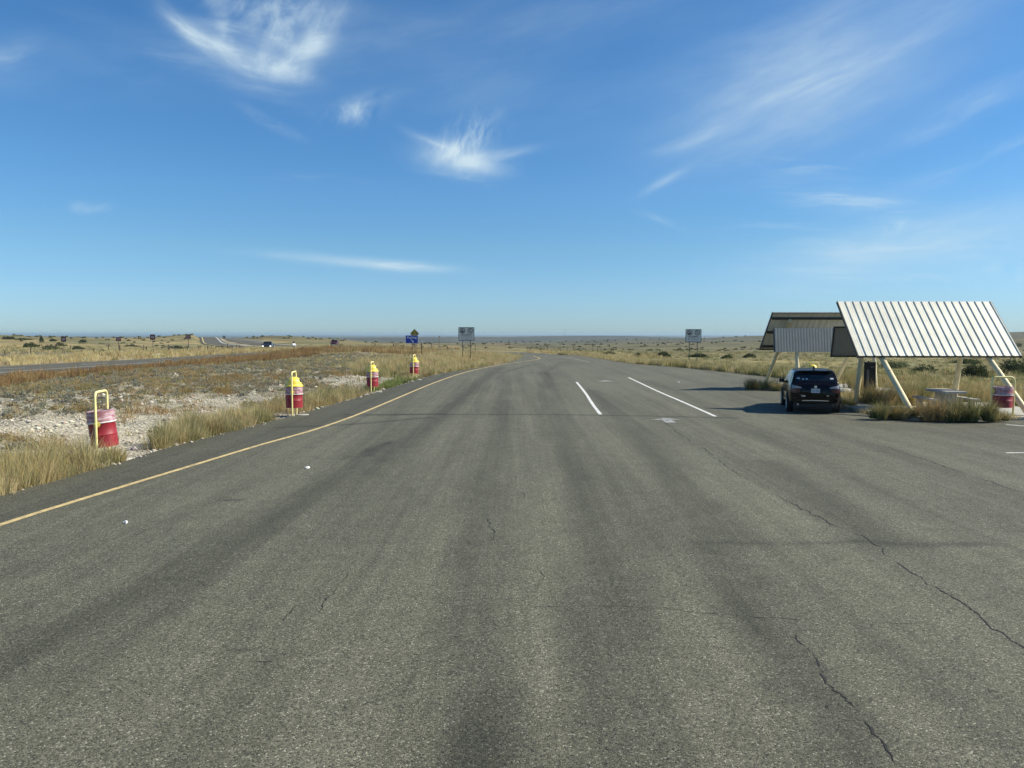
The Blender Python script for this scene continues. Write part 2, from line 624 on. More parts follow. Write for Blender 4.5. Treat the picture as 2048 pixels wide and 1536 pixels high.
def asphalt_mat():
    m = bpy.data.materials.new('chipseal')
    m.use_nodes = True
    k = NG(m.node_tree)
    b = k.n['Principled BSDF']
    t = k.new('ShaderNodeTexCoord')
    P = t.outputs['Object']
    st = k.new('ShaderNodeVertexColor', layer_name='tint')
    sp = k.new('ShaderNodeSeparateColor')
    k.l.new(st.outputs[0], sp.inputs[0])
    vor = k.voronoi(P, 80)
    sc = k.new('ShaderNodeSeparateColor')
    k.l.new(vor.outputs['Color'], sc.inputs[0])
    chip = k.ramp(sc.outputs[0], [(0.0, (0.038, 0.0372, 0.026)), (0.25, (0.107, 0.105, 0.073)), (0.80, (0.172, 0.167, 0.116)), (0.95, (0.225, 0.218, 0.158)), (1.0, (0.42, 0.405, 0.31))])
    fine = k.noise(P, 22, 6, 0.7)
    c1 = k.mix(k.maprange(fine, 0.3, 0.7, 0.0, 1.0), k.mix(1.0, chip, (0.72, 0.72, 0.72, 1), 'MULTIPLY'), chip)
    big = k.noise(k.mapping(P, scale=(0.55, 0.11, 1)), 1.0, 5, 0.6)
    streak = k.noise(k.mapping(P, scale=(1.9, 0.03, 1)), 1.0, 4, 0.6, 0.3)
    wv = k.math('ADD', k.maprange(big, 0.3, 0.7, 0.88, 1.1), k.maprange(streak, 0.3, 0.7, -0.12, 0.10))
    fs = k.noise(k.mapping(P, scale=(7.0, 0.10, 1)), 1.0, 5, 0.65, 0.4)
    wv = k.math('ADD', wv, k.maprange(fs, 0.35, 0.7, 0.05, -0.09))
    sv = k.voronoi(k.mapping(P, scale=(1, .8, 1)), 0.75)            # oil drips
    ss = k.new('ShaderNodeSeparateColor')
    k.l.new(sv.outputs['Color'], ss.inputs[0])
    sd = k.math('ADD', sv.outputs['Distance'], k.math('MULTIPLY', k.noise(P, 9, 4), 0.16))
    spot = k.math('MULTIPLY', k.maprange(sd, 0.12, 0.26, 1, 0), k.maprange(ss.outputs[0], 0.72, 0.95, 0, 0.34))
    wv = k.math('MULTIPLY', wv, k.math('SUBTRACT', 1.0, spot))
    mott = k.noise(P, 2.2, 6, 0.7)
    wv = k.math('MULTIPLY', wv, k.maprange(mott, 0.3, 0.7, 0.9, 1.08))
    wv = k.math('MULTIPLY', wv, sp.outputs[0])
    cc = k.new('ShaderNodeCombineColor')
    for i in range(3):
        k.l.new(wv, cc.inputs[i])
    k.l.new(k.mix(1.0, c1, cc.outputs[0], 'MULTIPLY'), b.inputs['Base Color'])
    b.inputs['Roughness'].default_value = 0.82
    b.inputs['Specular IOR Level'].default_value = 0.3
    bp = k.new('ShaderNodeBump')
    bp.inputs['Strength'].default_value = 0.7
    bp.inputs['Distance'].default_value = 0.012
    k.l.new(k.math('MULTIPLY_ADD', vor.outputs['Distance'], -0.6, fine), bp.inputs['Height'])
    k.l.new(bp.outputs[0], b.inputs['Normal'])
    return m


M['asphalt'] = asphalt_mat()
M['tar'] = pmat('tar', (0.018, 0.017, 0.016), 0.9)
M['highway'] = pmat('highway', (0.105, 0.10, 0.078), 0.9, 0, 0.14, 0.6, 0.15)


def ground_mat():
    m = bpy.data.materials.new('dry_ground')
    m.use_nodes = True
    k = NG(m.node_tree)
    b = k.n['Principled BSDF']
    t = k.new('ShaderNodeTexCoord')
    P = t.outputs['Object']
    st = k.new('ShaderNodeVertexColor', layer_name='tint')
    n1 = k.noise(P, 3.0, 8, 0.7)
    n2 = k.noise(P, 0.12, 8, 0.68)
    n3 = k.noise(P, 0.012, 8, 0.7)
    f = k.math('ADD', k.maprange(n1, 0.3, 0.7, -0.28, 0.28), k.maprange(n2, 0.35, 0.65, 0.72, 1.28))
    f = k.math('ADD', f, k.maprange(n3, 0.38, 0.62, -0.16, 0.16))
    vr = k.voronoi(P, 9.0)
    vs_ = k.new('ShaderNodeSeparateColor')
    k.l.new(vr.outputs['Color'], vs_.inputs[0])
    f = k.math('MULTIPLY', f, k.maprange(vs_.outputs[0], 0, 1, .74, 1.22, smooth=False))
    cc = k.new('ShaderNodeCombineColor')
    for i in range(3):
        k.l.new(f, cc.inputs[i])
    k.l.new(k.mix(1.0, st.outputs[0], cc.outputs[0], 'MULTIPLY'), b.inputs['Base Color'])
    b.inputs['Roughness'].default_value = 0.95
    b.inputs['Specular IOR Level'].default_value = 0.1
    bp = k.new('ShaderNodeBump')
    bp.inputs['Strength'].default_value = 0.8
    bp.inputs['Distance'].default_value = 0.06
    k.l.new(k.math('MULTIPLY_ADD', vr.outputs['Distance'], -1.2, n1), bp.inputs['Height'])
    k.l.new(bp.outputs[0], b.inputs['Normal'])
    return m


M['ground'] = ground_mat()

# ------------------------------------------------------------------ the lie of the land
# outline of the paved lot: x of its left and right edge for each y
LE = [(-40, -11.6), (0, -9.6)] + [(at(a, b).y, at(a, b).x) for a, b in ((0, 993), (240, 925), (330, 897), (590, 830), (750, 785), (870, 749), (950, 736), (1000, 728), (1030, 721), (1046, 713), (1048, 708))]
RE = [(-40, 45), (22.5, 45), (25.2, 19.2), (31.3, 18.6), (31.9, 15.2), (37.2, 15.2), (37.8, 18.6), (46.0, 18.7), (51.5, 17.6), (63, 15.8), (70, 13.9), (75, 11.9), (97, 9.9), (112, 8.0), (125, 5.5)]
LEy, LEx = np.array(LE).T
REy, REx = np.array(RE).T


def xl(y): return np.interp(y, LEy, LEx)
def xr(y): return np.interp(y, REy, REx)


Y_END = 106.0
# exit road bending left to the highway
EXIT = [(4.9, 104.0), (4.4, 112), (2.5, 120), (-1.5, 128), (-8, 136), (-17, 146), (-28, 158), (-42, 176)]
# highway centre line (x, y)
HWY = [(-42.5, -60), (-42.2, 30), (-41.6, 70), (-39.6, 105), (-37.8, 140), (-38.5, 170), (-44, 208), (-59, 250), (-84, 295), (-111, 335), (-139, 395), (-171, 455), (-205, 525), (-240, 600)]
HWY2 = [(-92, 40), (-78, 90), (-66, 125), (-57, 150), (-54, 173), (-57.5, 202), (-70, 238), (-91, 275), (-112, 307), (-131, 340), (-157, 402), (-190, 482), (-225, 560)]


def polyline_np(P, step):
    P = np.array(P, dtype=float)
    # Catmull-Rom
    out = []
    n = len(P)
    for i in range(n - 1):
        p0 = P[max(i - 1, 0)]; p1 = P[i]; p2 = P[i + 1]; p3 = P[min(i + 2, n - 1)]
        m = max(2, int(np.linalg.norm(p2 - p1) / step))
        for t in np.linspace(0, 1, m, endpoint=False):
            out.append(0.5 * ((2 * p1) + (-p0 + p2) * t + (2 * p0 - 5 * p1 + 4 * p2 - p3) * t * t + (-p0 + 3 * p1 - 3 * p2 + p3) * t ** 3))
    out.append(P[-1])
    return np.array(out)


HWYp = polyline_np(HWY, 4)
HWY2p = polyline_np(HWY2, 6)
EXITp = polyline_np(EXIT, 1.5)


def dist_poly(x, y, P):
    """distance of points to a polyline"""
    x = np.asarray(x, float); y = np.asarray(y, float)
    d = np.full(x.shape, 1e9)
    for a, b in zip(P[:-1], P[1:]):
        ab = b - a
        t = np.clip(((x - a[0]) * ab[0] + (y - a[1]) * ab[1]) / (ab @ ab), 0, 1)
        d = np.minimum(d, np.hypot(x - a[0] - t * ab[0], y - a[1] - t * ab[1]))
    return d


def ycrest(pts, px):
    a = np.array(pts, float)
    return np.interp(px, a[:, 0], a[:, 1])


def from_y(yv, r):
    return H - (yv - 668.0) * r / F


def height(x, y):
    """terrain: the flat lot, a valley ahead and the ridges seen round the horizon"""
    x = np.asarray(x, float); y = np.asarray(y, float)
    r = np.hypot(x, y)
    az = np.clip(np.arctan2(x, np.maximum(y, 1e-3)), -1.25, 1.25)
    px = 1024 + F * np.tan(az)
    one = np.ones_like(r)
    zA = ycrest([(-600, 0.6), (0, 0.1), (250, -0.4), (400, -0.8), (540, -0.85), (640, -0.5), (760, -0.6), (900, -0.6), (1060, -0.9), (1200, -1.2), (2048, -1.2)], px)
    z1 = zA * 0.25
    yB = ycrest([(-600, 665), (0, 668.5), (90, 671), (200, 674), (300, 674), (340, 671), (375, 668.5), (405, 669.5), (425, 676.5), (455, 677.5), (480, 677), (510, 673.5), (530, 671.2), (580, 671.6), (640, 675.5), (700, 680), (760, 685), (850, 687), (1000, 689), (1100, 690), (1180, 690), (1300, 687), (1400, 685), (1530, 682.5), (1800, 679), (2048, 676), (2600, 672)], px)
    zB = from_y(yB, 500.0)
    zv1 = np.minimum(zA, zB) * 0.5 + np.minimum(zA, zB) * 0.5 - 1.2
    yC = ycrest([(-600, 680), (640, 684), (900, 685), (1000, 683.5), (1100, 683), (1180, 681), (1300, 679), (1400, 677), (1470, 674), (1530, 672), (1700, 672), (1850, 670), (1950, 667), (2000, 664.5), (2048, 663.5), (2600, 661)], px)
    zC = from_y(yC, 1300.0)
    yD = ycrest([(-600, 674), (500, 675.5), (640, 676), (800, 675), (900, 674), (1000, 673.3), (1100, 672), (1200, 671.5), (1260, 671.6), (1320, 674), (1400, 677), (1500, 680), (2600, 680)], px)
    zD = from_y(yD, 3000.0)
    knots = [(0, 0 * one), (55, 0 * one), (115, z1), (200, zA), (300, zv1), (500, zB), (800, np.minimum(zB, zC) - 7), (1300, zC), (1900, np.minimum(zC, zD) - 16),
             (3000, zD), (5200, from_y(676.5, 5200) * one), (11000, from_y(671.3, 11000) * one), (18000, from_y(671.6, 18000) * one), (30000, from_y(669.6, 30000) * one), (60000, from_y(670.2, 60000) * one)]
    z = np.zeros_like(r)
    for (ra, za), (rb, zb) in zip(knots[:-1], knots[1:]):
        t = sstep(ra, rb, r)
        msk = (r >= ra) & (r < rb)
        z = np.where(msk, za + (zb - za) * t, z)
    z = np.where(r >= 60000, knots[-1][1], z)
    # roughness that grows with distance
    amp = np.interp(r, [0, 60, 150, 500, 1300, 3000, 11000, 30000], [0, 0, 0.25, 1.1, 3.5, 6, 16, 26])
    z = z + amp * (fbm(x / 60.0, y / 60.0, 3, 4) - 0.5) * np.interp(r, [0, 500, 1500], [1, 1, 0.3])
    z = z + amp * (fbm(x / 420.0, y / 420.0, 9, 4) - 0.5) * np.interp(r, [0, 300, 1500], [0, 0.5, 1.0])
    # gentle swells of the verge, none under the paving
    off = np.maximum(np.maximum(xl(y) - x, x - xr(y)), 0)
    off = np.where((y > Y_END), 4.0, off)
    z = z + 0.34 * sstep(1.5, 7, np.where(x < 0, off, 0)) * sstep(150, 95, y) * sstep(2, 9, x + 34)
    z = z + 0.14 * (fbm(x / 1.1, y / 1.1, 23, 3) - 0.5) * sstep(0.6, 2, off) * sstep(80, 40, r)
    z = z + 0.50 * (fbm(x / 5.0, y / 5.0, 21, 4) - 0.5) * sstep(0.4, 4, off) * sstep(260, 90, r)
    # low berms of spoil beside and between the carriageways
    hx = np.interp(y, HWYp[:, 1], HWYp[:, 0])
    z = z + 0.50 * sstep(6, 11, x - hx) * sstep(30, 20, x - hx) * sstep(80, 105, y) * sstep(190, 160, y)
    z = z + 0.40 * sstep(5.5, 8.5, hx - x) * sstep(16, 11, hx - x) * sstep(60, 90, y) * sstep(240, 200, y)
    z = z - 0.05 * sstep(0.0, 0.3, off) - 0.03
    return z


def flatten(x, y, z):
    """cut the road beds into the land"""
    for P, hw, sh in ((HWYp, 6.0, 9), (HWY2p, 5.4, 9), (EXITp, 5.0, 9)):
        bb = (x > P[:, 0].min() - 20) & (x < P[:, 0].max() + 20) & (y > P[:, 1].min() - 20) & (y < P[:, 1].max() + 20)
        if not bb.any():
            continue
        xs, ys = x[bb], y[bb]
        d = np.full(xs.shape, 1e9); zc = np.zeros_like(xs)
        hz = height(P[:, 0], P[:, 1])
        # road grade smoothed along its length
        ker = np.ones(9) / 9
        hz = np.convolve(np.pad(hz, 4, mode='edge'), ker, 'valid')
        for i in range(len(P) - 1):
            a, b = P[i], P[i + 1]
            ab = b - a
            t = np.clip(((xs - a[0]) * ab[0] + (ys - a[1]) * ab[1]) / (ab @ ab), 0, 1)
            dd = np.hypot(xs - a[0] - t * ab[0], ys - a[1] - t * ab[1])
            k = dd < d
            d = np.where(k, dd, d)
            zc = np.where(k, hz[i] + (hz[i + 1] - hz[i]) * t, zc)
        w = sstep(sh, hw, d)
        zz = z[bb]
        z[bb] = zz + (zc - zz) * w
    return z


def ground_z(x, y):
    x = np.atleast_1d(np.asarray(x, float)).copy(); y = np.atleast_1d(np.asarray(y, float)).copy()
    return flatten(x, y, height(x, y))


def gz(x, y):
    return float(ground_z(x, y)[0])


# zones of the ground: weights reused by the plants
def hw_off(x, y):
    """signed distance right of the highway's near edge for the verge (negative = on or beyond the highway)"""
    hx = np.interp(y, HWYp[:, 1], HWYp[:, 0])
    return x - (hx + 5.3)


GOLD = np.array((0.31, 0.245, 0.115)); GRAVEL = np.array((0.40, 0.36, 0.275)); GREY = np.array((0.27, 0.255, 0.20))
RED = np.array((0.22, 0.135, 0.07)); GREEN = np.array((0.115, 0.13, 0.055)); OLIVE = np.array((0.19, 0.175, 0.085)); SCRUB = np.array((0.085, 0.09, 0.055))


def ground_col(x, y):
    r = np.hypot(x, y)
    n = fbm(x / 9.0, y / 9.0, 5, 4); n2 = fbm(x / 30.0, y / 30.0, 15, 4); n3 = fbm(x / 2.3, y / 2.3, 25, 3)
    c = np.empty((len(x), 3))
    field = GOLD[None] * (0.85 + 0.3 * n[:, None])
    w = np.maximum(sstep(0.42, 0.6, n2), 0.55 * sstep(8, 20, x) * sstep(45, 60, r))[:, None]
    field = field * (1 - w) + OLIVE[None] * w
    w = (0.75 * sstep(90, 170, r) * sstep(-20, 15, x))[:, None]
    field = field * (1 - w) + np.array((0.150, 0.140, 0.080))[None] * (0.8 + 0.4 * n2[:, None]) * w
    # far land darker with scrub
    w = (sstep(250, 700, r) * (0.55 + 0.45 * sstep(0.4, 0.6, fbm(x / 160, y / 160, 31, 4))))[:, None]
    far = np.array((0.090, 0.080, 0.052))[None] * (0.75 + 0.5 * fbm(x / 300.0, y / 300.0, 41, 5)[:, None])
    field = field * (1 - w) + far * w
    w = sstep(900, 1800, r)[:, None] * 0.6
    field = field * (1 - w) + np.array((0.062, 0.060, 0.048))[None] * w
    c[:] = field
    # verge between the lot and the highway
    left = (x < xl(y)) & (hw_off(x, y) > -0.5) & (y < 135)
    off = np.maximum(xl(y) - x, 0)
    ho = hw_off(x, y)
    span = np.maximum(off + ho, 1e-3)
    q = off / span + 0.22 * (n - 0.5)
    wgrav = sstep(0.50, 0.30, q) * sstep(90, 60, y) + 0.3 * sstep(0.7, 0.45, q)
    wgrey = 0.8 * sstep(0.28, 0.44, q) * sstep(0.72, 0.52, q)
    wred = sstep(0.50, 0.66, q)
    base = GOLD * 0.8
    v = base[None] * np.ones((len(x), 3))
    for wt, colr in ((wgrav, GRAVEL), (wgrey, GREY * 1.25), (wred, RED)):
        wt = np.clip(wt, 0, 1)[:, None]
        v = v * (1 - wt) + colr[None] * wt
    wp = (sstep(0.52, 0.62, n3) * sstep(0.0, 1.5, off) * 0.45)[:, None]
    v = v * (1 - wp) + (GREY * 0.9)[None] * wp
    c[left] = v[left]
    # gravel rim round the paving and beside the highway
    rim = (np.maximum(xl(y) - x, x - xr(y)) < 0.9) & (y < 60)
    c[rim & (x < 0)] = GRAVEL * 0.85
    dh = dist_poly(x, y, HWYp[::3])
    wr = (sstep(10.5, 7.5, dh) * 0.7)[:, None]
    c = c * (1 - wr) + np.array((0.34, 0.30, 0.23))[None] * wr
    return np.clip(c, 0.01, 0.9)


# polar sheet of ground round the viewpoint, out to the horizon
def build_ground():
    a_front = np.linspace(R(-44), R(44), 520)
    a_rest = np.linspace(R(44), R(316), 120)[1:-1]
    ang = np.concatenate((a_front, a_rest))
    rad = np.concatenate((np.linspace(1.0, 14, 14), np.geomspace(14.6, 160, 230), np.geomspace(164, 900, 150), np.geomspace(915, 60000, 170)))
    A, Rr = np.meshgrid(ang, rad)
    x = (np.sin(A) * Rr).ravel(); y = (np.cos(A) * Rr).ravel()
    z = ground_z(x, y)
    # keep the sheet under every paved surface
    col = ground_col(x, y)
    nA, nR = len(ang), len(rad)
    i = np.arange(nR - 1)[:, None] * nA
    j = np.arange(nA)[None]
    k = (j + 1) % nA
    q = np.stack((i + j, i + nA + j, i + nA + k, i + k), axis=-1).reshape(-1, 4)
    q = q[:, ::-1]
    V3 = np.stack((x, y, z), axis=1)
    loops = q.ravel(); cnt = np.full(len(q), 4)
    # centre fan
    V3 = np.vstack((V3, [[0, 0, -0.03]])); col = np.vstack((col, [GOLD]))
    fan = np.stack((np.full(nA, len(V3) - 1), (np.arange(nA) + 1) % nA, np.arange(nA)), axis=1)
    loops = np.concatenate((loops, fan.ravel())); cnt = np.concatenate((cnt, np.full(nA, 3)))
    o = mesh_np('ground', V3, loops, cnt, M['ground'], col, sm=True)
    prop(o, kind='structure')


build_ground()

# ------------------------------------------------------------------ paving
def P2(lst):
    return np.array([(at(a, b).x, at(a, b).y) for a, b in lst])


STAINS = [  # pixel path, half width m, strength (positive darkens)
    ([(-120, 1385), (300, 1180), (560, 1030), (800, 890), (880, 830), (960, 765), (1000, 735)], 0.42, 0.38),
    ([(960, 1536), (940, 1250), (960, 1000), (1000, 860), (1010, 800)], 0.30, 0.28),
    ([(960, 1700), (965, 1480)], 0.22, 0.25),
    ([(1230, 1536), (1200, 1150), (1150, 950), (1110, 830), (1092, 775), (1090, 745)], 0.34, 0.30),
    ([(1720, 1536), (1490, 1170), (1400, 1000), (1300, 890), (1230, 830), (1180, 780)], 0.30, 0.28),
    ([(1425, 1085), (1560, 1087), (1700, 1085)], 0.10, 0.30), ([(1690, 1080), (1830, 1090), (1980, 1088)], 0.13, 0.38),
    ([(1540, 925), (1640, 985), (1700, 1040), (1770, 1085)], 0.35, 0.30),
    ([(690, 829), (900, 829), (1100, 829), (1300, 832), (1470, 836)], 0.15, 0.55),
    ([(560, 855), (700, 849), (860, 835)], 0.18, 0.45), ([(690, 833), (880, 827)], 0.2, 0.35), ([(720, 815), (900, 812)], 0.12, 0.2),
    ([(700, 915), (760, 890), (790, 882)], 0.07, 0.45), ([(735, 912), (780, 885)], 0.06, 0.4),
    ([(1060, 1700), (1090, 1120), (1112, 940), (1100, 830), (1095, 780)], 0.22, -0.22),
    ([(1400, 895), (1540, 985), (1640, 1050)], 0.25, -0.12),
    ([(2100, 1015), (1900, 945), (1760, 895), (1600, 850)], 0.40, 0.22),
    ([(2100, 900), (1900, 868), (1760, 850)], 0.7, 0.22),
    ([(1040, 746), (1130, 746), (1230, 747)], 0.25, 0.34), ([(1000, 745), (1060, 730), (1100, 722)], 0.3, 0.2), ([(1110, 760), (1090, 745), (1120, 726)], 0.4, 0.2),
    ([(1310, 1100), (1340, 950), (1270, 860)], 0.2, 0.12), ([(350, 1536), (560, 1150), (760, 950), (900, 830)], 0.3, 0.12), ([(-60, 1180), (330, 1040), (640, 915)], 0.3, 0.14),
    ([(990, 830), (1000, 800), (1020, 760)], 0.3, 0.2), ([(930, 790), (880, 829), (800, 829)], 0.2, 0.2),
    ([(1380, 768), (1480, 790), (1560, 800)], 0.4, 0.12), ([(450, 1000), (475, 1000)], 0.09, 0.5), ([(480, 1299), (496, 1299)], 0.05, 0.55),
    ([(1300, 760), (1400, 805), (1470, 836)], 0.35, 0.15),
    ([(890, 1700), (930, 1480), (960, 1400)], 0.16, 0.30), ([(1010, 1700), (1020, 1500), (1030, 1380)], 0.14, 0.26),
    ([(1100, 760), (1150, 850), (1230, 960), (1290, 1100), (1310, 1300)], 0.10, 0.16), ([(1240, 850), (1330, 960), (1440, 1130), (1560, 1400)], 0.09, 0.18),
    ([(700, 900), (560, 1020), (380, 1170), (120, 1380)], 0.12, 0.16), ([(840, 900), (740, 1010), (620, 1200), (480, 1500)], 0.10, 0.14),
    ([(960, 820), (900, 930), (830, 1100), (760, 1400)], 0.09, 0.13), ([(1500, 860), (1680, 940), (1900, 1060), (2100, 1200)], 0.16, 0.16),
    ([(830, 780), (780, 840), (700, 920)], 0.25, 0.18), ([(990, 760), (1010, 745), (1060, 730)], 0.15, 0.2),
]
CRACKS = [
    ([(1660, 1045), (1650, 1062), (1622, 1070)], 0.006), ([(1830, 1150), (1822, 1170), (1800, 1182)], 0.006), ([(1690, 1400), (1668, 1402), (1655, 1418)], 0.006), ([(1960, 1228), (1985, 1222)], 0.006), ([(640, 1220), (655, 1232)], 0.006),
    ([(1640, 1335), (1662, 1340)], 0.006), ([(1040, 985), (1060, 1006)], 0.006), ([(565, 1245), (600, 1210)], 0.008), ([(210, 1110), (330, 1040)], 0.007), ([(1320, 1250), (1290, 1280)], 0.005),
    ([(2100, 1332), (2048, 1295), (1960, 1228), (1830, 1150), (1750, 1095), (1660, 1045), (1560, 990), (1480, 945), (1400, 893), (1320, 838), (1285, 812)], 0.014),
    ([(1800, 1536), (1740, 1462), (1690, 1400), (1640, 1335), (1590, 1268)], 0.012), ([(1600, 1240), (1400, 1225), (1300, 1213), (1060, 1213)], 0.006),
    ([(975, 1035), (990, 1065), (1012, 1090)], 0.012), ([(575, 1282), (640, 1220), (665, 1180), (705, 1140)], 0.011), ([(1077, 1115), (1073, 1185)], 0.010),
    ([(2060, 990), (1950, 955), (1850, 920), (1770, 892)], 0.018), ([(385, 1148), (412, 1172)], 0.010), ([(480, 1322), (560, 1322)], 0.008), ([(1740, 1244), (1830, 1249)], 0.006),
    ([(1468, 1352), (1484, 1352)], 0.012), ([(1010, 880), (1016, 878)], 0.05), ([(1053, 925), (1062, 922)], 0.03), ([(1040, 1000), (1032, 960), (1050, 940)], 0.006),
    ([(880, 940), (940, 895)], 0.008),
]


def band(x, y, pts, hw):
    P = P2(pts)
    d = dist_poly(x, y, P)
    d = d * (1 + 0.5 * (vnoise(x * 3, y * 0.9, 77) - 0.5))
    return np.exp(-(d / hw) ** 2)


YL_PX = [(-400, 1186), (0, 1050), (250, 972), (500, 896), (700, 835), (870, 765), (940, 742), (1000, 730), (1050, 722.5), (1074, 719), (1079, 716.5), (1066, 712), (1047, 708.5)]
YL = np.array([(at(a, b).x, at(a, b).y) for a, b in YL_PX])


def build_lot():
    ys = np.concatenate((np.linspace(-40, 3, 30), np.geomspace(3.2, Y_END, 620)))
    # keep the sharp corners of the outline
    ys = np.unique(np.sort(np.concatenate((ys, LEy[(LEy > -40) & (LEy < Y_END)], REy[(REy > -40) & (REy < Y_END)]))))
    nC = 260
    t = np.linspace(0, 1, nC)
    L = xl(ys); Rt = xr(ys)
    wob = 0.10 * (fbm(ys / 0.8, ys * 0 + 3, 51, 4) - 0.5)
    L = L + wob
    # columns packed where the camera looks: x range [-12, 20] gets most of them
    x = L[:, None] + (Rt - L)[:, None] * t[None]
    y = np.repeat(ys[:, None], nC, axis=1)
    xf, yf = x.ravel(), y.ravel()
    s = np.ones(len(xf))
    for n_, (pts, hw, k) in enumerate(STAINS):
        if n_ in (0, 1, 3, 4):
            k *= .9
            for o_ in (-.42, -.2, .16, .38):
                s *= 1 - .13 * band(xf - o_, yf, pts, .05) * (vnoise(xf * 0.5, yf * .25, 300 + n_) > .3)
        s *= 1 - k * band(xf, yf, pts, hw)
    ylx = np.interp(yf, YL[:10, 1], YL[:10, 0])
    s *= 1 - 0.30 * sstep(0.1, -0.15, xf - ylx) * sstep(75, 55, yf)          # newer dark strip outside the yellow line
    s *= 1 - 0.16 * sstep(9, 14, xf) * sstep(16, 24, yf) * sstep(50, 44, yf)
    # paving lane seam: one lane a little paler
    zz = np.interp(np.hypot(xf, yf), [0, 60, 106], [0.0, 0.0, 0.0])
    cols = np.repeat(s[:, None], 3, axis=1)
    V3 = np.stack((xf, yf, zz), axis=1)
    i = np.arange(len(ys) - 1)[:, None] * nC
    j = np.arange(nC - 1)[None]
    q = np.stack((i + j, i + j + 1, i + nC + j + 1, i + nC + j), axis=-1).reshape(-1, 4)
    loops = list(q.ravel()); cnt = [4] * len(q)
    mi = [0] * len(q)
    # cracks, laid as slim tar-dark strips on the surface
    vx = []; base = len(V3)
    for pts, hw in CRACKS:
        P = polyline_np(P2(pts), 0.05)
        nk = len(P)
        zz_ = np.interp(np.arange(nk), np.arange(0, nk + 4, 4), rng.normal(0, .030, len(np.arange(0, nk + 4, 4))))
        zz_[0] = zz_[-1] = 0
        P = P + np.stack((zz_, zz_ * rng.normal(0, .5)), axis=1)
        n = len(P)
        jit = np.cumsum(rng.normal(0, 0.007, (n, 2)), axis=0)
        jit -= np.linspace(0, 1, n)[:, None] * jit[-1]
        P = P + jit
        d = np.gradient(P, axis=0); d /= np.linalg.norm(d, axis=1)[:, None] + 1e-9
        nn = np.stack((-d[:, 1], d[:, 0]), axis=1)
        w = hw * rng.uniform(0.1, 1.5, n) * 0.8 * np.clip(2.2 * vnoise(np.arange(n) / 7.0, np.zeros(n), int(abs(pts[0][0]))) - .3, .12, 1.1) * .8
        P = P + rng.normal(0, .008, P.shape)
        w[0] = w[-1] = 0.001
        b0 = base + len(vx)
        for p, m_, ww in zip(P, nn, w):
            vx.append((p[0] + m_[0] * ww, p[1] + m_[1] * ww, 0.004)); vx.append((p[0] - m_[0] * ww, p[1] - m_[1] * ww, 0.004))
        for a in range(n - 1):
            loops += [b0 + 2 * a, b0 + 2 * a + 2, b0 + 2 * a + 3, b0 + 2 * a + 1]
            cnt.append(4); mi.append(1)
    V3 = np.vstack((V3, np.array(vx)))
    cols = np.vstack((cols, np.ones((len(vx), 3))))
    o = mesh_np('parking_lot', V3, np.array(loops), np.array(cnt), [M['asphalt'], M['tar']], cols)
    o.data.polygons.foreach_set('material_index', np.array(mi, dtype=np.int32))
    prop(o, kind='structure')


build_lot()


def ribbon(name, P, w0, w1, mat, lift, zfun=None, cols=False, n=6):
    """a strip of paving or paint from offset w0 to w1 beside a path"""
    d = np.gradient(P, axis=0); d /= np.linalg.norm(d, axis=1)[:, None]
    nn = np.stack((d[:, 1], -d[:, 0]), axis=1)
    t = np.linspace(w0, w1, n)
    X = P[:, None, 0] + nn[:, None, 0] * t[None]; Y = P[:, None, 1] + nn[:, None, 1] * t[None]
    z = (np.zeros(X.size) if zfun is None else zfun(X.ravel(), Y.ravel())) + lift
    V3 = np.stack((X.ravel(), Y.ravel(), z), axis=1)
    i = np.arange(len(P) - 1)[:, None] * n; j = np.arange(n - 1)[None]
    q = np.stack((i + j, i + j + 1, i + n + j + 1, i + n + j), axis=-1).reshape(-1, 4)
    o = mesh_np(name, V3, q.ravel(), np.full(len(q), 4), mat, np.ones((len(V3), 3)) * 0.95 if cols else None)
    return prop(o, kind='structure')


def road_z(P):
    hz = height(P[:, 0], P[:, 1])
    hz = np.convolve(np.pad(hz, 4, mode='edge'), np.ones(9) / 9, 'valid')

    def f(x, y):
        d = np.full(x.shape, 1e9); z = np.zeros_like(x)
        for i in range(len(P) - 1):
            a, b = P[i], P[i + 1]; ab = b - a
            t = np.clip(((x - a[0]) * ab[0] + (y - a[1]) * ab[1]) / (ab @ ab), 0, 1)
            dd = np.hypot(x - a[0] - t * ab[0], y - a[1] - t * ab[1])
            k = dd < d
            d = np.where(k, dd, d); z = np.where(k, hz[i] + (hz[i + 1] - hz[i]) * t, z)
        return z + np.interp(np.hypot(x, y), [60, 200, 600], [0.05, 0.12, 0.3])
    return f


RZ, RZ2 = road_z(HWYp), road_z(HWY2p)
ribbon('highway', HWYp, -5.2, 5.9, M['highway'], 0, RZ, n=7)
ribbon('road_marking', HWYp, 3.3, 3.5, M['white_paint'], 0.012, RZ, n=2)
ribbon('road_marking', HWYp, -4.0, -3.8, M['yellow_paint'], 0.012, RZ, n=2)
for k in range(6, 60, 3):
    ribbon('road_marking', HWYp[k:k + 2], -0.4, -0.25, M['white_paint'], 0.012, RZ, n=2)
ribbon('highway', HWY2p, -5.0, 5.0, M['highway'], 0, RZ2, n=5)
ribbon('road_marking', HWY2p, 3.6, 4.1, M['white_paint'], 0.03, RZ2, n=2)
ribbon('road_marking', HWY2p, -4.1, -3.6, M['yellow_paint'], 0.03, RZ2, n=2)
ez = lambda x, y: np.interp(y, [104, 108, 125, 176], [0.0, -0.01, -0.25, -1.2])
EXz = road_z(EXITp)
ribbon('exit_road', EXITp, -4.0, 4.2, M['asphalt'], 0.0, lambda x, y: np.where(y < 107, 0.004, np.maximum(ground_z(x, y) + 0.06, -3)), cols=True, n=9)

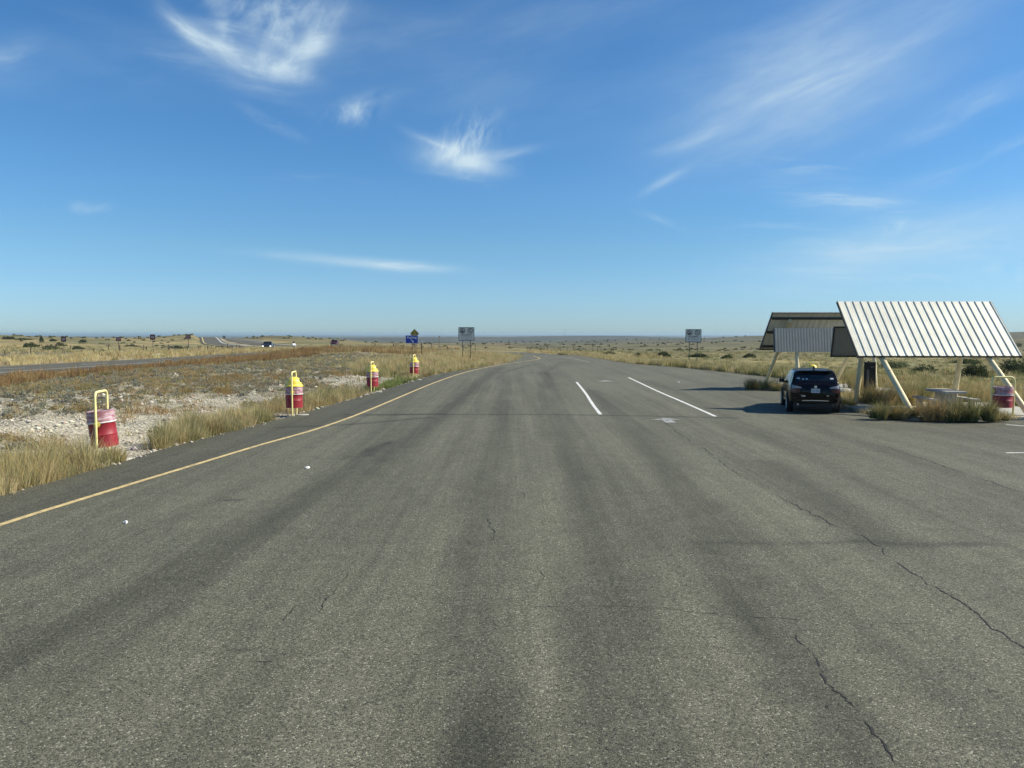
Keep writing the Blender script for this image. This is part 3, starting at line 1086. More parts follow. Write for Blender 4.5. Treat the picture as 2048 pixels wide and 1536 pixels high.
# yellow edge line and white stall lines
YLs = polyline_np(YL[:-1], 0.5)
ribbon('road_marking', YLs, -0.065, 0.065, M['yellow_paint'], 0.005, None, n=2)


def mark(pts, w, mat, lift=0.005):
    P = polyline_np(P2(pts), 0.4)
    return ribbon('road_marking', P, -w / 2, w / 2, mat, lift, None, n=2)


mark([(1153, 764), (1170, 785), (1185, 808), (1201, 829)], 0.13, M['white_paint'])
mark([(1257, 755), (1310, 780), (1370, 806), (1431, 833)], 0.13, M['white_paint'])
mark([(2012, 849.5), (2060, 853), (2140, 861)], 0.11, M['white_paint'])
mark([(2012, 906), (2070, 905.5), (2160, 905)], 0.09, M['white_paint'])
mark([(1545, 764.5), (1568, 767.5)], 0.12, M['white_paint'])
mark([(1125, 715), (1155, 719), (1180, 724)], 0.12, M['worn_white'])
mb = MB()   # worn arrow on the lot
ax, ay = at(1330, 839).x, at(1330, 839).y
mb.add([(ax - .50, ay - .12, .005), (ax + .52, ay - .08, .005), (ax + .08, ay + .42, .005)], [(0, 1, 2)])
mb.add([(ax - .16, ay - .95, .005), (ax + .2, ay - .95, .005), (ax + .17, ay - .16, .005), (ax - .14, ay - .16, .005)], [(0, 1, 2, 3)])
prop(mb.build('road_marking', M['worn_white']), kind='structure')
mb = MB()
ax, ay = at(1212, 763).x, at(1212, 763).y
mb.add([(ax - .55, ay, .005), (ax + .5, ay + .1, .005), (ax + .1, ay + 1.2, .005)], [(0, 1, 2)])
prop(mb.build('road_marking', M['worn_white']), kind='structure')

# ------------------------------------------------------------------ picnic pads
def pad(name, poly, z1):
    mb = MB().prism_z(poly, -0.05, z1)
    return prop(mb.build(name, M['concrete'], bevel=0.02), kind='structure')


pad('pavement', [(12.95, 29.9), (13.0, 27.0), (13.25, 26.0), (13.9, 25.75), (19.5, 25.9), (19.5, 31.4), (13.4, 31.5)], 0.11)
pad('pavement', [(15.6, 38.4), (16.0, 37.7), (16.6, 37.6), (19.4, 37.9), (19.4, 43.2), (15.8, 43.2)], 0.11)


# ------------------------------------------------------------------ shelters
def shelter(name, x0, yr, zr, ye, ze, yb_short, yb_long, label, tilt=0.0):
    """lean-to roof on raking pipe legs: ridge at (yr, zr), eave at (ye, ze), a wind panel below the ridge"""
    Wd = 5.95
    s = 1 if ye > yr else -1            # side the roof falls to
    root = empty(name, (x0, yr, 0), 0, label=label, cat='shelter', group='picnic shelters on the concrete pads')
    # roof in local coords: x 0..Wd ; run along y
    dv = Vector((0, ye - yr, ze - zr)); Ln = dv.length; dv.normalize()
    nv = Vector((1, 0, 0)).cross(dv)
    if nv.z < 0: nv = -nv
    o0 = Vector((0, 0, zr))
    prof = []
    pitch = Wd / 20
    for i in range(21):
        c = i * pitch
        rib = [(c - .028, 0), (c - .012, .030), (c + .012, .030), (c + .028, 0)]
        if i == 0: rib = rib[1:]
        if i == 20: rib = rib[:3]
        prof += rib
        if i < 20:
            for m in (1 / 3, 2 / 3):
                prof += [(c + pitch * m - .014, 0), (c + pitch * m, .003), (c + pitch * m + .014, 0)]
    mb = MB()
    for th in (0.0, -0.006):
        vs = []
        for (a, h) in prof:
            for t in (-0.05, Ln):
                vs.append(o0 + Vector((a, 0, 0)) + dv * t + nv * (h + th))
        fs = [(2 * i, 2 * i + 1, 2 * i + 3, 2 * i + 2) for i in range(len(prof) - 1)]
        mb.add(vs, fs)
    roof = mb.build('roof', M['roof_white'], root)
    # dark edge trims
    tr = MB()
    rt = Matrix((Vector((1, 0, 0)), dv, nv)).transposed()
    for xx in (-0.025, Wd + 0.025):
        tr.box(o0 + Vector((xx, 0, 0)) + dv * (Ln / 2) + nv * (-0.03), (0.03, Ln + 0.1, 0.11), rt)
    tr.box(o0 + Vector((Wd / 2, 0, 0)) + dv * (Ln - 0.0) + nv * (-0.045), (Wd, 0.03, 0.07), rt)
    tr.box(o0 + Vector((Wd / 2, 0, 0)) + dv * (-0.02) + nv * (-0.045), (Wd, 0.03, 0.07), rt)
    tr.build('edge_trim', M['trim_dark'], root)
    for t in (0.12, 0.5, 0.9):
        MB().box(o0 + Vector((Wd / 2, 0, 0)) + dv * (Ln * t) + nv * (-0.075), (Wd - 0.06, 0.06, 0.13), rt).build('purlin', M['steel_dark'], root)
    # raking legs under the roof and steep legs under the ridge
    for lx in (0.95, Wd - 1.05):
        B = Vector((lx, yb_long - yr, 0.0))
        k_ = (ze - 0.25) / (ye - yb_long)               # passes just under the eave
        A = Vector((lx, s * 0.14, k_ * (yr + s * 0.14 - yb_long)))
        A2 = A + (A - B).normalized() * 0.12
        lg = MB().tube([B + (B - A).normalized() * 0.05, A2], 0.098, 16).build('leg', M['cream_pipe'], root, sm=40)
        c = B.lerp(A, 0.47); u = (A - B).normalized()
        MB().tube([c - u * 0.02, c + u * 0.02], 0.108, 16).build('collar', M['cream_pipe'], lg, sm=40)
        A = Vector((lx + 0.22, (yb_short - yr) * .24, zr * .76)); B = Vector((lx + 0.22, yb_short - yr, -0.02))
        lg = MB().tube([B, A], 0.098, 16).build('leg', M['cream_pipe'], root, sm=40)
        c = B.lerp(A, 0.22); u = (A - B).normalized()
        MB().tube([c - u * 0.02, c + u * 0.02], 0.108, 16).build('collar', M['cream_pipe'], lg, sm=40)
    # ribbed wind panel on the steep legs
    ps = -s
    zb, zt = 1.98, 3.2
    yb = (yb_short - yr) * (1 - zb / zr) + ps * 0.125
    yt = (yb_short - yr) * (1 - zt / zr) + ps * 0.125
    pv = Vector((0, yt - yb, zt - zb)); pl = pv.length; pv.normalize()
    pn = Vector((0, ps, 0))
    mb = MB()
    pr = []
    k = 0
    n = 40
    for i in range(n):
        c = (i + 0.5) * Wd / n
        pr += [(c - .06, 0), (c - .02, .0032), (c + .02, .0032), (c + .06, 0)]
    for th in (0, -0.005):
        vs = []
        for (a, h) in pr:
            for t in (0, pl):
                vs.append(Vector((a, yb, zb)) + pv * t + pn * (h + th))
        mb.add(vs, [(2 * i, 2 * i + 1, 2 * i + 3, 2 * i + 2) for i in range(len(pr) - 1)])
    mb.build('wind_panel', M['panel_grey'], root)
    pm = Matrix((Vector((1, 0, 0)), pn, pv)).transposed()
    fr = MB()
    inn = pn * (-0.035)
    for xx in (0.0, Wd):
        fr.box(Vector((xx, yb, zb)) + pv * (pl / 2) + inn, (0.06, 0.05, pl), pm)
    for t in (0.03, pl - 0.03):
        fr.box(Vector((Wd / 2, yb, zb)) + pv * t + inn, (Wd - 0.07, 0.05, 0.06), pm)
    fr.build('panel_frame', M['trim_dark'], root)
    return root


shelter('picnic_shelter', 12.73, 30.2, 4.13, 28.28, 2.10, 31.05, 25.95, 'nearer picnic shelter, its bright ribbed white roof sloping toward the lot')
shelter('picnic_shelter', 13.45, 39.9, 3.98, 41.8, 2.10, 39.2, 43.75, 'farther picnic shelter beyond the dark car, showing its shaded underside and grey wind panel')


# concrete picnic table under the near roof
tb = empty('picnic_table', (16.15, 28.6, 0.11), R(-3), label='concrete picnic table with two benches under the nearer shelter', cat='table')
MB().box((0, 0, 0.67), (0.78, 1.55, 0.085)).build('tabletop', M['table_concrete'], tb, bevel=0.012)
for yy in (-0.42, 0.40):
    MB().prism_y([(-.20, 0), (.20, 0), (.16, .25), (.17, .62), (-.17, .62), (-.16, .25)], yy - .08, yy + .08).build('pedestal', M['table_concrete'], tb, bevel=0.01)
for xx in (-0.72, 0.72):
    b = MB().box((xx, 0, 0.40), (0.30, 1.5, 0.075)).build('bench', M['table_concrete'], tb, bevel=0.01)
    for yy in (-0.45, 0.45):
        MB().box((xx, yy, 0.18), (0.2, 0.12, 0.36)).build('bench_leg', M['table_concrete'], b, bevel=0.01)

# dark cabinet standing behind the near shelter
cb = empty('utility_cabinet', (15.35, 33.0, -0.05), R(-24), label='tall dark brown cabinet with a grey strip behind the nearer shelter', cat='cabinet')
MB().box((0, 0, 0.86), (0.46, 0.36, 1.72)).build('body', M['cabinet'], cb, bevel=0.015)
MB().box((-0.07, -0.186, 0.83), (0.10, 0.012, 1.2)).build('strip_panel', M['cabinet_panel'], cb)
MB().box((0.10, -0.190, 1.55), (0.16, 0.02, 0.05)).build('lamp_housing', M['cabinet_panel'], cb)
MB().box((-0.02, 0, 1.735), (0.50, 0.40, 0.03)).tube([(-.06, 0, 1.75), (-.06, 0, 1.80)], 0.025, 8).build('cap', M['cabinet'], cb)


# ------------------------------------------------------------------ trash cans
def trash_can(x, y, rz, h, lid, label, tilt=0.0, bag=True, group='red barrel trash cans on yellow pipe frames', z=None, lidrot=0.0, thick=0.031, hb=0.76):
    zz = gz(x, y) if z is None else z
    root = empty('trash_can', (x, y, zz), rz, label=label, cat='trash can', group=group)
    w = 0.37
    pts = [(-w, 0, -0.15), (-w, 0, h - 0.13)]
    for k in range(1, 7):
        a = k / 6 * math.pi / 2
        pts.append((-w + 0.13 * (1 - math.cos(a)), 0, h - 0.13 + 0.13 * math.sin(a)))
    pts += [(-p[0], p[1], p[2]) for p in reversed(pts)]
    MB().tube(pts, thick, 12).build('frame', M['pale_yellow'], root, sm=50)
    R0 = 0.295; z0 = 0.30
    prof = [(0.0, 0.02), (R0 - .02, 0.02), (R0, 0.0), (R0, 0.27)]
    for zc in (hb * .34, hb * .67):
        prof += [(R0, zc - .015), (R0 + .012, zc), (R0, zc + .015)]
    prof += [(R0, hb - .01), (R0 + .01, hb), (R0 - .008, hb), (R0 - .012, 0.05), (0, 0.05)]
    dent = lambda a, q: 1 + 0.012 * math.sin(3 * a + 5 * q) + 0.008 * math.sin(7 * a - 9 * q)
    br = MB().lathe(prof, 40, (0, 0, -0.55), warp=dent).build('barrel', M['barrel_red'], root, sm=40)
    br.location = (0, 0, z0 + 0.55)
    br.rotation_euler = (tilt, 0, 0)
    if bag:
        bp = [(R0 + .012, hb - .27), (R0 + .022, hb - .255), (R0 + .012, hb - .2), (R0 + .016, hb - .1), (R0 + .018, hb + .005), (R0 - .02, hb + .012), (R0 - .03, hb - .2), (R0 - .1, hb - .35)]
        wr = lambda a, q: 1 + 0.012 * math.sin(11 * a + 22 * q) + 0.01 * math.sin(5 * a - 14 * q)
        MB().lathe(bp, 64, (0, 0, -0.55), warp=wr).build('bag', M['bag'], br, sm=60)
        MB().lathe([(R0 + .016, hb - .285), (R0 + .026, hb - .268), (R0 + .016, hb - .25)], 48, (0, 0, -.55), warp=wr).build('bag_hem', M['litter_white'], br, sm=60)
    for sx in (-1, 1):
        pv = MB()
        pv.tube([(sx * (R0 - .0), 0, z0 + 0.58), (sx * (w + .05), 0, z0 + 0.58)], 0.016, 10)
        pv.tube([(sx * (R0 + .006), 0, z0 + 0.56), (sx * (R0 + .022), 0, z0 + 0.56)], 0.075, 18)
        pv.build('pivot', M['yellow'], root, sm=40)
    if lid:
        dp = [(R0 + .025, 0.0), (R0 + .03, .03), (R0 + .02, .05), (R0 - .015, .065), (R0 - .028, .09)]
        for k in range(0, 9):
            a = k / 8 * math.pi / 2
            dp.append(((R0 - .03) * math.cos(a) ** .8 + 0.0001, .10 + .25 * math.sin(a)))
        ld = MB().lathe(dp, 40).build('lid', M['dome_yellow'], root, sm=50)
        ld.location = (0, 0, z0 + hb - 0.005)
        ld.rotation_euler = (0, 0, lidrot)
        op = MB()
        vs = []
        for i in range(7):
            e = R(13 + i * 4.6)
            for j in range(9):
                a = R(-18 + j * 4.6)
                rr = (R0 - .03) + 0.006
                vs.append((rr * math.cos(e) ** .8 * math.cos(a), rr * math.cos(e) ** .8 * math.sin(a), .102 + .256 * math.sin(e)))
        op.add(vs, [(i * 9 + j, i * 9 + j + 1, (i + 1) * 9 + j + 1, (i + 1) * 9 + j) for i in range(6) for j in range(8)])
        op.build('opening', M['black'], ld)
    return root


p = at(206, 911); trash_can(p.x, p.y, R(98), 1.62, False, 'lidless red trash barrel with clear plastic liner nearest the road edge', tilt=R(-6), hb=0.86)
p = at(589, 829); trash_can(p.x, p.y, R(94), 1.58, True, 'red trash can with yellow dome, second along the yellow line counting from the lidless one', lidrot=R(-95))
p = at(745, 781); trash_can(p.x, p.y, R(89), 1.55, True, 'red trash can with yellow dome beside the brown grass clump, third along the yellow line', lidrot=R(-95))
p = at(829, 753); trash_can(p.x, p.y, R(85), 1.55, True, 'farthest red trash can with yellow dome, below the blue parking sign', tilt=R(4), lidrot=R(-95))
trash_can(16.78, 26.25, R(-3), 1.33, False, 'open red trash barrel in yellow frame at the right leg of the nearer shelter', z=0.10, hb=.70)
p = at(1624, 767); trash_can(p.x, p.y, R(-2), 1.52, True, 'trash can with yellow dome showing above the dark car roof', z=-0.28, lidrot=R(10))


# ------------------------------------------------------------------ vehicles
def interp(x, pts):
    a = np.array(pts, float)
    return float(np.interp(x, a[:, 0], a[:, 1]))


class Shell:
    """car body as stations along y (0 = rear bumper): bottom, top, belt height and half width"""
    def __init__(self, bot, top, belt, half, lean):
        self.bot, self.top, self.belt, self.half, self.lean = bot, top, belt, half, lean

    def hw(self, y, z):
        w = interp(y, self.half)
        b = interp(y, self.belt)
        zb = interp(y, self.bot)
        if z <= b:
            t = (z - zb) / max(b - zb, 1e-3)
            return w * (0.955 + 0.06 * math.sin(min(max(t, 0), 1) * math.pi * 0.8))
        return max(w * (0.955 + 0.06 * math.sin(math.pi * 0.8)) - (z - b) * self.lean, 0.2)

    def top_half(self, y):
        zt = interp(y, self.top)
        return self.hw(y, zt)

    def body(self, ys, nz=12):
        vs, fs = [], []
        n = None
        for y in ys:
            zb, zt = interp(y, self.bot), interp(y, self.top)
            half = []
            half.append((0.0, zb))
            half.append((self.hw(y, zb) * 0.9, zb))
            for i in range(nz + 1):
                z = zb + 0.03 + (zt - 0.05 - zb - 0.03) * i / nz
                half.append((self.hw(y, z), z))
            wt = self.hw(y, zt)
            half.append((wt - 0.035, zt - 0.012))
            half.append((wt - 0.10, zt + 0.008))
            half.append((wt * 0.5, zt + 0.03))
            half.append((0.0, zt + 0.038))
            ring = half + [(-x, z) for x, z in reversed(half[1:-1])]
            n = len(ring)
            vs += [(x, y, z) for x, z in ring]
        for i in range(len(ys) - 1):
            for q in range(n):
                w = (q + 1) % n
                fs.append((i * n + q, i * n + w, (i + 1) * n + w, (i + 1) * n + q))
        fs.append(tuple(range(n)))
        fs.append(tuple((len(ys) - 1) * n + q for q in range(n)))
        return MB().add(vs, fs)

    def side_panel(self, sgn, quad, off=0.007, n=8):
        """panel on the flank: four (y, z) corners: lower rear, lower front, upper front, upper rear"""
        vs = []
        for i in range(n + 1):
            for j in range(n + 1):
                u, v = i / n, j / n
                a = Vector(quad[0]).lerp(Vector(quad[1]), u)
                b = Vector(quad[3]).lerp(Vector(quad[2]), u)
                q = a.lerp(b, v)
                vs.append((sgn * (self.hw(q[0], q[1]) + off), q[0], q[1]))
        return MB().add(vs, [(i * (n + 1) + j, (i + 1) * (n + 1) + j, (i + 1) * (n + 1) + j + 1, i * (n + 1) + j + 1) for i in range(n) for j in range(n)])

    def top_panel(self, y0, y1, k, off=0.008, n=10):
        """glass lying on the sloping top between two stations"""
        vs = []
        for i in range(n + 1):
            y = y0 + (y1 - y0) * i / n
            zt = interp(y, self.top)
            w = self.hw(y, zt) * k
            for j in range(n + 1):
                s = -1 + 2 * j / n
                vs.append((w * s, y, zt + 0.038 - 0.024 * s * s + off))
        return MB().add(vs, [(i * (n + 1) + j, (i + 1) * (n + 1) + j, (i + 1) * (n + 1) + j + 1, i * (n + 1) + j + 1) for i in range(n) for j in range(n)])


def wheel(parent, x, y, r, w, rimr):
    s = 1 if x > 0 else -1
    prof = [(rimr, -w / 2), (r - .03, -w / 2), (r, -w / 2 + .03), (r, w / 2 - .03), (r - .03, w / 2), (rimr, w / 2)]
    mb = MB().lathe(prof + [prof[0]], 36)
    t = mb.build('wheel', M['tyre'], parent, sm=35)
    t.location = (x, y, r)
    t.rotation_euler = (0, R(90), 0)
    rm = MB()
    zo = s * w / 2 * 0.72
    rm.lathe([(0.001, zo), (0.06, zo + s * .02), (0.075, zo)], 20)
    rm.lathe([(rimr - .03, zo + s * .01), (rimr, zo + s * .03), (rimr + .004, -zo)], 36)
    for k in range(5):
        a = k * 2 * math.pi / 5
        for da in (-.13, .13):
            c, q = math.cos(a + da), math.sin(a + da)
            rm.tube([(0.05 * c, 0.05 * q, zo), ((rimr - .02) * c, (rimr - .02) * q, zo)], 0.02, 6)
    rm.build('rim', M['rim'], t, sm=40)
    MB().lathe([(0.001, zo - s * .06), (rimr - .01, zo - s * .06)], 24).build('brake_disc', M['steel_dark'], t)
    return t


suv = empty('parked_suv', tuple(at(1630, 828)), R(-15.5), label='dark burgundy SUV seen from behind, parked by the picnic shelters', cat='car')
sh = Shell(bot=[(0, .38), (.25, .25), (4.4, .22), (4.7, .32)],
           top=[(0, .98), (.05, 1.06), (.13, 1.12), (.20, 1.17), (.55, 1.575), (.72, 1.62), (1.5, 1.655), (2.2, 1.645), (2.75, 1.57), (3.62, 1.14), (4.2, 1.03), (4.6, .86), (4.72, .70)],
           belt=[(0, 1.0), (1, 1.08), (3.5, 1.0), (4.7, .8)],
           half=[(0, .70), (.04, .80), (.12, .87), (.3, .915), (1, .93), (3.8, .925), (4.3, .87), (4.6, .74), (4.72, .60)], lean=0.36)
sy = [0, .02, .05, .09, .13, .2, .28, .36, .45, .55, .63, .72, .9, 1.2, 1.6, 2.0, 2.4, 2.75, 3.1, 3.4, 3.62, 3.9, 4.2, 4.45, 4.6, 4.68, 4.72]
suv.scale = (.955, .955, .955)
body = sh.body(sy).build('body', M['car_paint'], suv, sm=38)
sh.top_panel(.225, .535, .86).build('rear_window', M['car_glass'], suv, sm=60)
sh.top_panel(2.82, 3.56, .86).build('windshield', M['car_glass'], suv, sm=60)
for s in (-1, 1):
    sh.side_panel(s, [(.62, 1.16), (1.25, 1.14), (1.25, 1.50), (.86, 1.49)]).build('side_window', M['car_glass'], suv, sm=60)
    sh.side_panel(s, [(1.32, 1.14), (2.15, 1.11), (2.10, 1.535), (1.32, 1.52)]).build('side_window', M['car_glass'], suv, sm=60)
    sh.side_panel(s, [(2.22, 1.11), (3.35, 1.07), (2.82, 1.43), (2.2, 1.53)]).build('side_window', M['car_glass'], suv, sm=60)
    # lower cladding and door handles
    sh.side_panel(s, [(1.15, .34), (3.45, .33), (3.45, .43), (1.15, .44)], 0.012).build('side_trim', M['chrome'], suv, sm=60)
    for yy in (1.45, 2.4):
        MB().box((s * (sh.hw(yy, .98) + .02), yy, .98), (.03, .2, .03)).build('door_handle', M['car_paint'], suv, bevel=.006)
    # wheel arches
    for yy in (.95, 3.78):
        mbx = MB()
        nseg = 20
        vs = []
        for i in range(nseg + 1):
            a = math.pi * i / nseg
            for rr in (.37, .43):
                zz = .37 + rr * math.sin(a)
                vs.append((s * (sh.hw(yy, max(zz, .4)) + .014), yy + rr * math.cos(a), zz))
        mbx.add(vs, [(2 * i, 2 * i + 1, 2 * i + 3, 2 * i + 2) for i in range(nseg)])
        disc = [(s * (sh.hw(yy, .5) + .010), yy + .40 * math.cos(2 * math.pi * i / 28), .37 + .40 * math.sin(2 * math.pi * i / 28)) for i in range(28)]
        mbx.add(disc, [tuple(range(28))])
        mbx.build('wheel_arch', M['car_plastic'], suv)
        wheel(suv, s * .855, yy, .37, .25, .255)
    # mirror
    MB().box((s * 1.03, 2.98, 1.10), (.2, .13, .14)).tube([(s * .88, 2.98, 1.04), (s * 1.0, 2.98, 1.07)], .03, 8).build('mirror', M['car_plastic'], suv, bevel=.03, sm=60)
    # tail light: clear upper lens, red lower lens wrapping round the corner
    lens = []
    def rearpt(x, z, off):
        # point on the rear face near the corner
        for yq in np.linspace(0, .5, 120):
            if sh.hw(yq, z) >= abs(x) and interp(yq, sh.top) + .03 >= z:
                return (x, yq - off, z)
        return (x, .5, z)
    for nm, z0_, z1_, xin, mat in (('tail_light', .80, .965, .56, 'tail_red'), ('reversing_light', .972, 1.10, .50, 'tail_clear')):
        vs = []
        nn = 12; mm = 4
        for i in range(nn + 1):
            for j in range(mm + 1):
                x = s * (xin + (.845 - xin) * i / nn)
                zz = z0_ + (z1_ - z0_) * j / mm
                if nm == 'reversing_light':
                    zz = z0_ + (z1_ - z0_) * j / mm * (0.35 + 0.65 * i / nn)
                vs.append(rearpt(x, zz, .014))
        MB().add(vs, [(i * (mm + 1) + j, (i + 1) * (mm + 1) + j, (i + 1) * (mm + 1) + j + 1, i * (mm + 1) + j + 1) for i in range(nn) for j in range(mm)]).build(nm, M[mat], suv, sm=60)
    MB().tube([(s * .62, -.0, .36), (s * .62, .3, .36)], .045, 12).build('exhaust_tip', M['chrome'], suv, sm=50)
    MB().box((s * .74, .012, .60), (.14, .03, .035)).build('reflector', M['tail_red'], suv)
# rear details
mbx = MB()
for i in range(12):
    x = -.80 + i * 1.6 / 12
    x2 = x + 1.6 / 12
    mbx.add([(x, -.012 + .09 * abs(x / .8) ** 4, .50 - .06 * abs(x / .8) ** 3), (x2, -.012 + .09 * abs(x2 / .8) ** 4, .50 - .06 * abs(x2 / .8) ** 3),
             (x2, -.012 + .09 * abs(x2 / .8) ** 4, .53 - .06 * abs(x2 / .8) ** 3), (x, -.012 + .09 * abs(x / .8) ** 4, .53 - .06 * abs(x / .8) ** 3)], [(0, 1, 2, 3)])
mbx.build('bumper_strip', M['chrome'], suv)
MB().box((0, .12, .33), (1.55, .24, .24)).build('lower_bumper', M['car_plastic'], suv, bevel=.04)
pl = MB().box((.0, -.006, .885), (.31, .015, .155)).build('licence_plate', M['plate'], suv)
mbx = MB()
for i, x in enumerate((-.115, -.08, -.045, .01, .045, .08, .115)):
    mbx.box((x, -.0145, .882), (.022, .003, .065))
mbx.build('plate_marks', M['sign_soft_ink'], pl)
MB().tube([(0, 0.035, 1.03), (0, -.008, 1.03)], .055, 20).build('badge', M['chrome'], suv, sm=40)
MB().box((-.44, -.012, .70), (.16, .008, .025)).box((-.42, -.012, .665), (.12, .008, .02)).build('badge', M['chrome'], suv)
MB().box((.44, -.012, .70), (.09, .008, .025)).build('badge', M['chrome'], suv)
MB().prism_x([(.80, 1.68), (1.02, 1.70), (.84, 1.79), (.79, 1.79)], -.03, .03).build('antenna', M['black'], suv)
MB().box((0, .50, 1.615), (1.2, .24, .035)).build('spoiler', M['car_paint'], suv, bevel=.012)
MB().tube([(-.02, .235, 1.235), (.32, .30, 1.29), (.40, .31, 1.295)], .012, 6).build('wiper', M['black'], suv)
for (x, w_, hh, t) in ((-.60, .11, .05, .05), (-.43, .07, .05, .02), (-.30, .07, .05, .02), (.60, .12, .06, .05)):
    yq = .26 + t
    zt = interp(yq, sh.top)
    n_ = Vector((0, -.405, .35)).normalized()
    c = Vector((x, yq, zt + .055 - 0.024 * (x / .75) ** 2))
    d1 = Vector((0, .35, .405)).normalized()
    MB().add([c + Vector((-w_ / 2, 0, 0)) - d1 * hh / 2, c + Vector((w_ / 2, 0, 0)) - d1 * hh / 2, c + Vector((w_ / 2, 0, 0)) + d1 * hh / 2, c + Vector((-w_ / 2, 0, 0)) + d1 * hh / 2], [(0, 1, 2, 3)]).build('sticker', M['litter_white'], suv)


def far_vehicle(name, px, rr, paint, label, pickup, facing, lights, road):
    az = math.atan((px - 1024) / F)
    x, y = rr * math.tan(az), rr
    z = float(road(np.array([x]), np.array([y]))[0])
    root = empty(name, (x, y, z), facing, label=label, cat='pickup' if pickup else 'truck')
    top = [(0, 1.15), (1.7, 1.16), (1.75, 1.25), (2.0, 1.85), (3.2, 1.88), (3.95, 1.30), (5.2, 1.18), (5.5, 1.0), (5.6, .85)]
    s2 = Shell(bot=[(0, .5), (5.6, .45)], top=top, belt=[(0, 1.15), (5.6, 1.1)], half=[(0, .95), (.1, .99), (5.2, 1.0), (5.5, .95), (5.6, .85)], lean=.28)
    s2.body([0, .1, 1.6, 1.75, 2.0, 2.6, 3.2, 3.6, 3.95, 4.6, 5.2, 5.5, 5.6]).build('body', paint, root, sm=38)
    s2.top_panel(3.25, 3.92, .9).build('windshield', M['car_glass'], root)
    s2.top_panel(1.77, 1.98, .85).build('rear_window', M['car_glass'], root)
    for s in (-1, 1):
        s2.side_panel(s, [(2.05, 1.25), (3.7, 1.25), (3.2, 1.75), (2.1, 1.75)]).build('side_window', M['car_glass'], root)
        MB().box((s * 1.2, 3.6, 1.35), (.26, .12, .24)).build('mirror', M['car_plastic'], root, bevel=.03)
        for yy in (1.0, 4.5):
            wheel(root, s * .88, yy, .4, .26, .25)
        MB().box((s * .78, 5.56, .92), (.30, .10, .22)).build('headlight', M['headlight'] if lights else M['tail_clear'], root, bevel=.03)
        MB().box((s * .9, -.01, .95), (.14, .06, .4)).build('tail_light', M['tail_red'], root)
    MB().box((0, 5.62, .6), (1.9, .14, .2)).build('bumper', M['chrome'] if not lights else M['car_plastic'], root, bevel=.03)
    MB().box((0, 5.58, .93), (1.1, .1, .3)).build('grille', M['car_plastic'], root)
    return root


far_vehicle('pickup_truck', 539, 172, M['truck_paint'], 'dark pickup with lit headlights driving toward us on the highway', True, R(192), True, RZ2)
far_vehicle('red_truck', 671, 222, M['maroon_paint'], 'dark red truck farthest off on the highway, half hidden by grass', False, R(189), False, RZ)

# motorcycle with rider
mx, my = 196 * (588 - 1024) / F, 196.0
mz = float(RZ2(np.array([mx]), np.array([my]))[0])
mo = empty('motorcycle', (mx, my, mz), R(192), label='white touring motorcycle on the highway, right of the dark pickup', cat='motorcycle')
for yy in (-.75, .8):
    t = MB().lathe([(.22, -.07), (.30, -.07), (.32, 0), (.30, .07), (.22, .07), (.22, -.07)], 28).build('wheel', M['tyre'], mo, sm=40)
    t.location = (0, yy, .32); t.rotation_euler = (0, R(90), 0)
    MB().lathe([(.001, 0), (.21, .0)], 20).build('rim', M['rim'], t)
fm = MB()
fm.lathe([(.02, -.45), (.26, -.30), (.36, -.05), (.40, .15), (.36, .36), (.26, .5), (.02, .56)], 20, (0, 0, 0))
fo = fm.build('fairing', M['moto_white'], mo, sm=60)
fo.location = (0, .62, .86); fo.scale = (1.25, .55, .75)
MB().box((0, .05, .52), (.40, .7, .4)).build('engine', M['steel_dark'], mo, bevel=.06)
MB().box((0, -.45, .80), (.36, .8, .14)).build('saddle', M['black'], mo, bevel=.05)
for s in (-1, 1):
    MB().box((s * .38, -.85, .62), (.24, .5, .36)).build('pannier', M['moto_white'], mo, bevel=.06)
    MB().tube([(s * .12, .55, 1.08), (s * .42, .35, 1.1)], .018, 8).build('handlebar', M['black'], mo)
MB().tube([(0, .84, .9), (0, .99, .9)], .10, 14).build('headlight', M['headlight'], mo)

rd = bpy.data.meshes.new('person')
jv = [((0, -.4, .95), .15), ((0, -.36, 1.2), .17), ((0, -.28, 1.42), .17), ((0, -.24, 1.55), .07), ((0, -.22, 1.64), .10), ((0, -.2, 1.76), .11),
      ((-.2, -.26, 1.43), .075), ((-.34, -.02, 1.22), .055), ((-.38, .30, 1.14), .045), ((.2, -.26, 1.43), .075), ((.34, -.02, 1.22), .055), ((.38, .30, 1.14), .045),
      ((-.16, -.3, .92), .11), ((-.3, .15, .86), .09), ((-.28, .05, .42), .07), ((.16, -.3, .92), .11), ((.3, .15, .86), .09), ((.28, .05, .42), .07)]
je = [(0, 1), (1, 2), (2, 3), (3, 4), (4, 5), (2, 6), (6, 7), (7, 8), (2, 9), (9, 10), (10, 11), (0, 12), (12, 13), (13, 14), (0, 15), (15, 16), (16, 17)]
rd.from_pydata([p for p, r in jv], je, [])
rider = bpy.data.objects.new('person', rd)
COL.objects.link(rider)
md = rider.modifiers.new('skin', 'SKIN')
for i, (p, r) in enumerate(jv):
    rd.skin_vertices[0].data[i].radius = (r, r)
rd.skin_vertices[0].data[0].use_root = True
rider.modifiers.new('sub', 'SUBSURF').levels = 1
rider.modifiers['sub'].render_levels = 1
rd.materials.append(M['cloth_dark'])
rider.location = mo.location; rider.rotation_euler = mo.rotation_euler
prop(rider, 'rider in dark clothes and helmet sitting on the white motorcycle', 'person')
MB().lathe([(.001, -.14), (.11, -.1), (.145, 0), (.12, .1), (.001, .15)], 18, (0, -.2, 1.73)).build('helmet', M['black'], rider, sm=60)


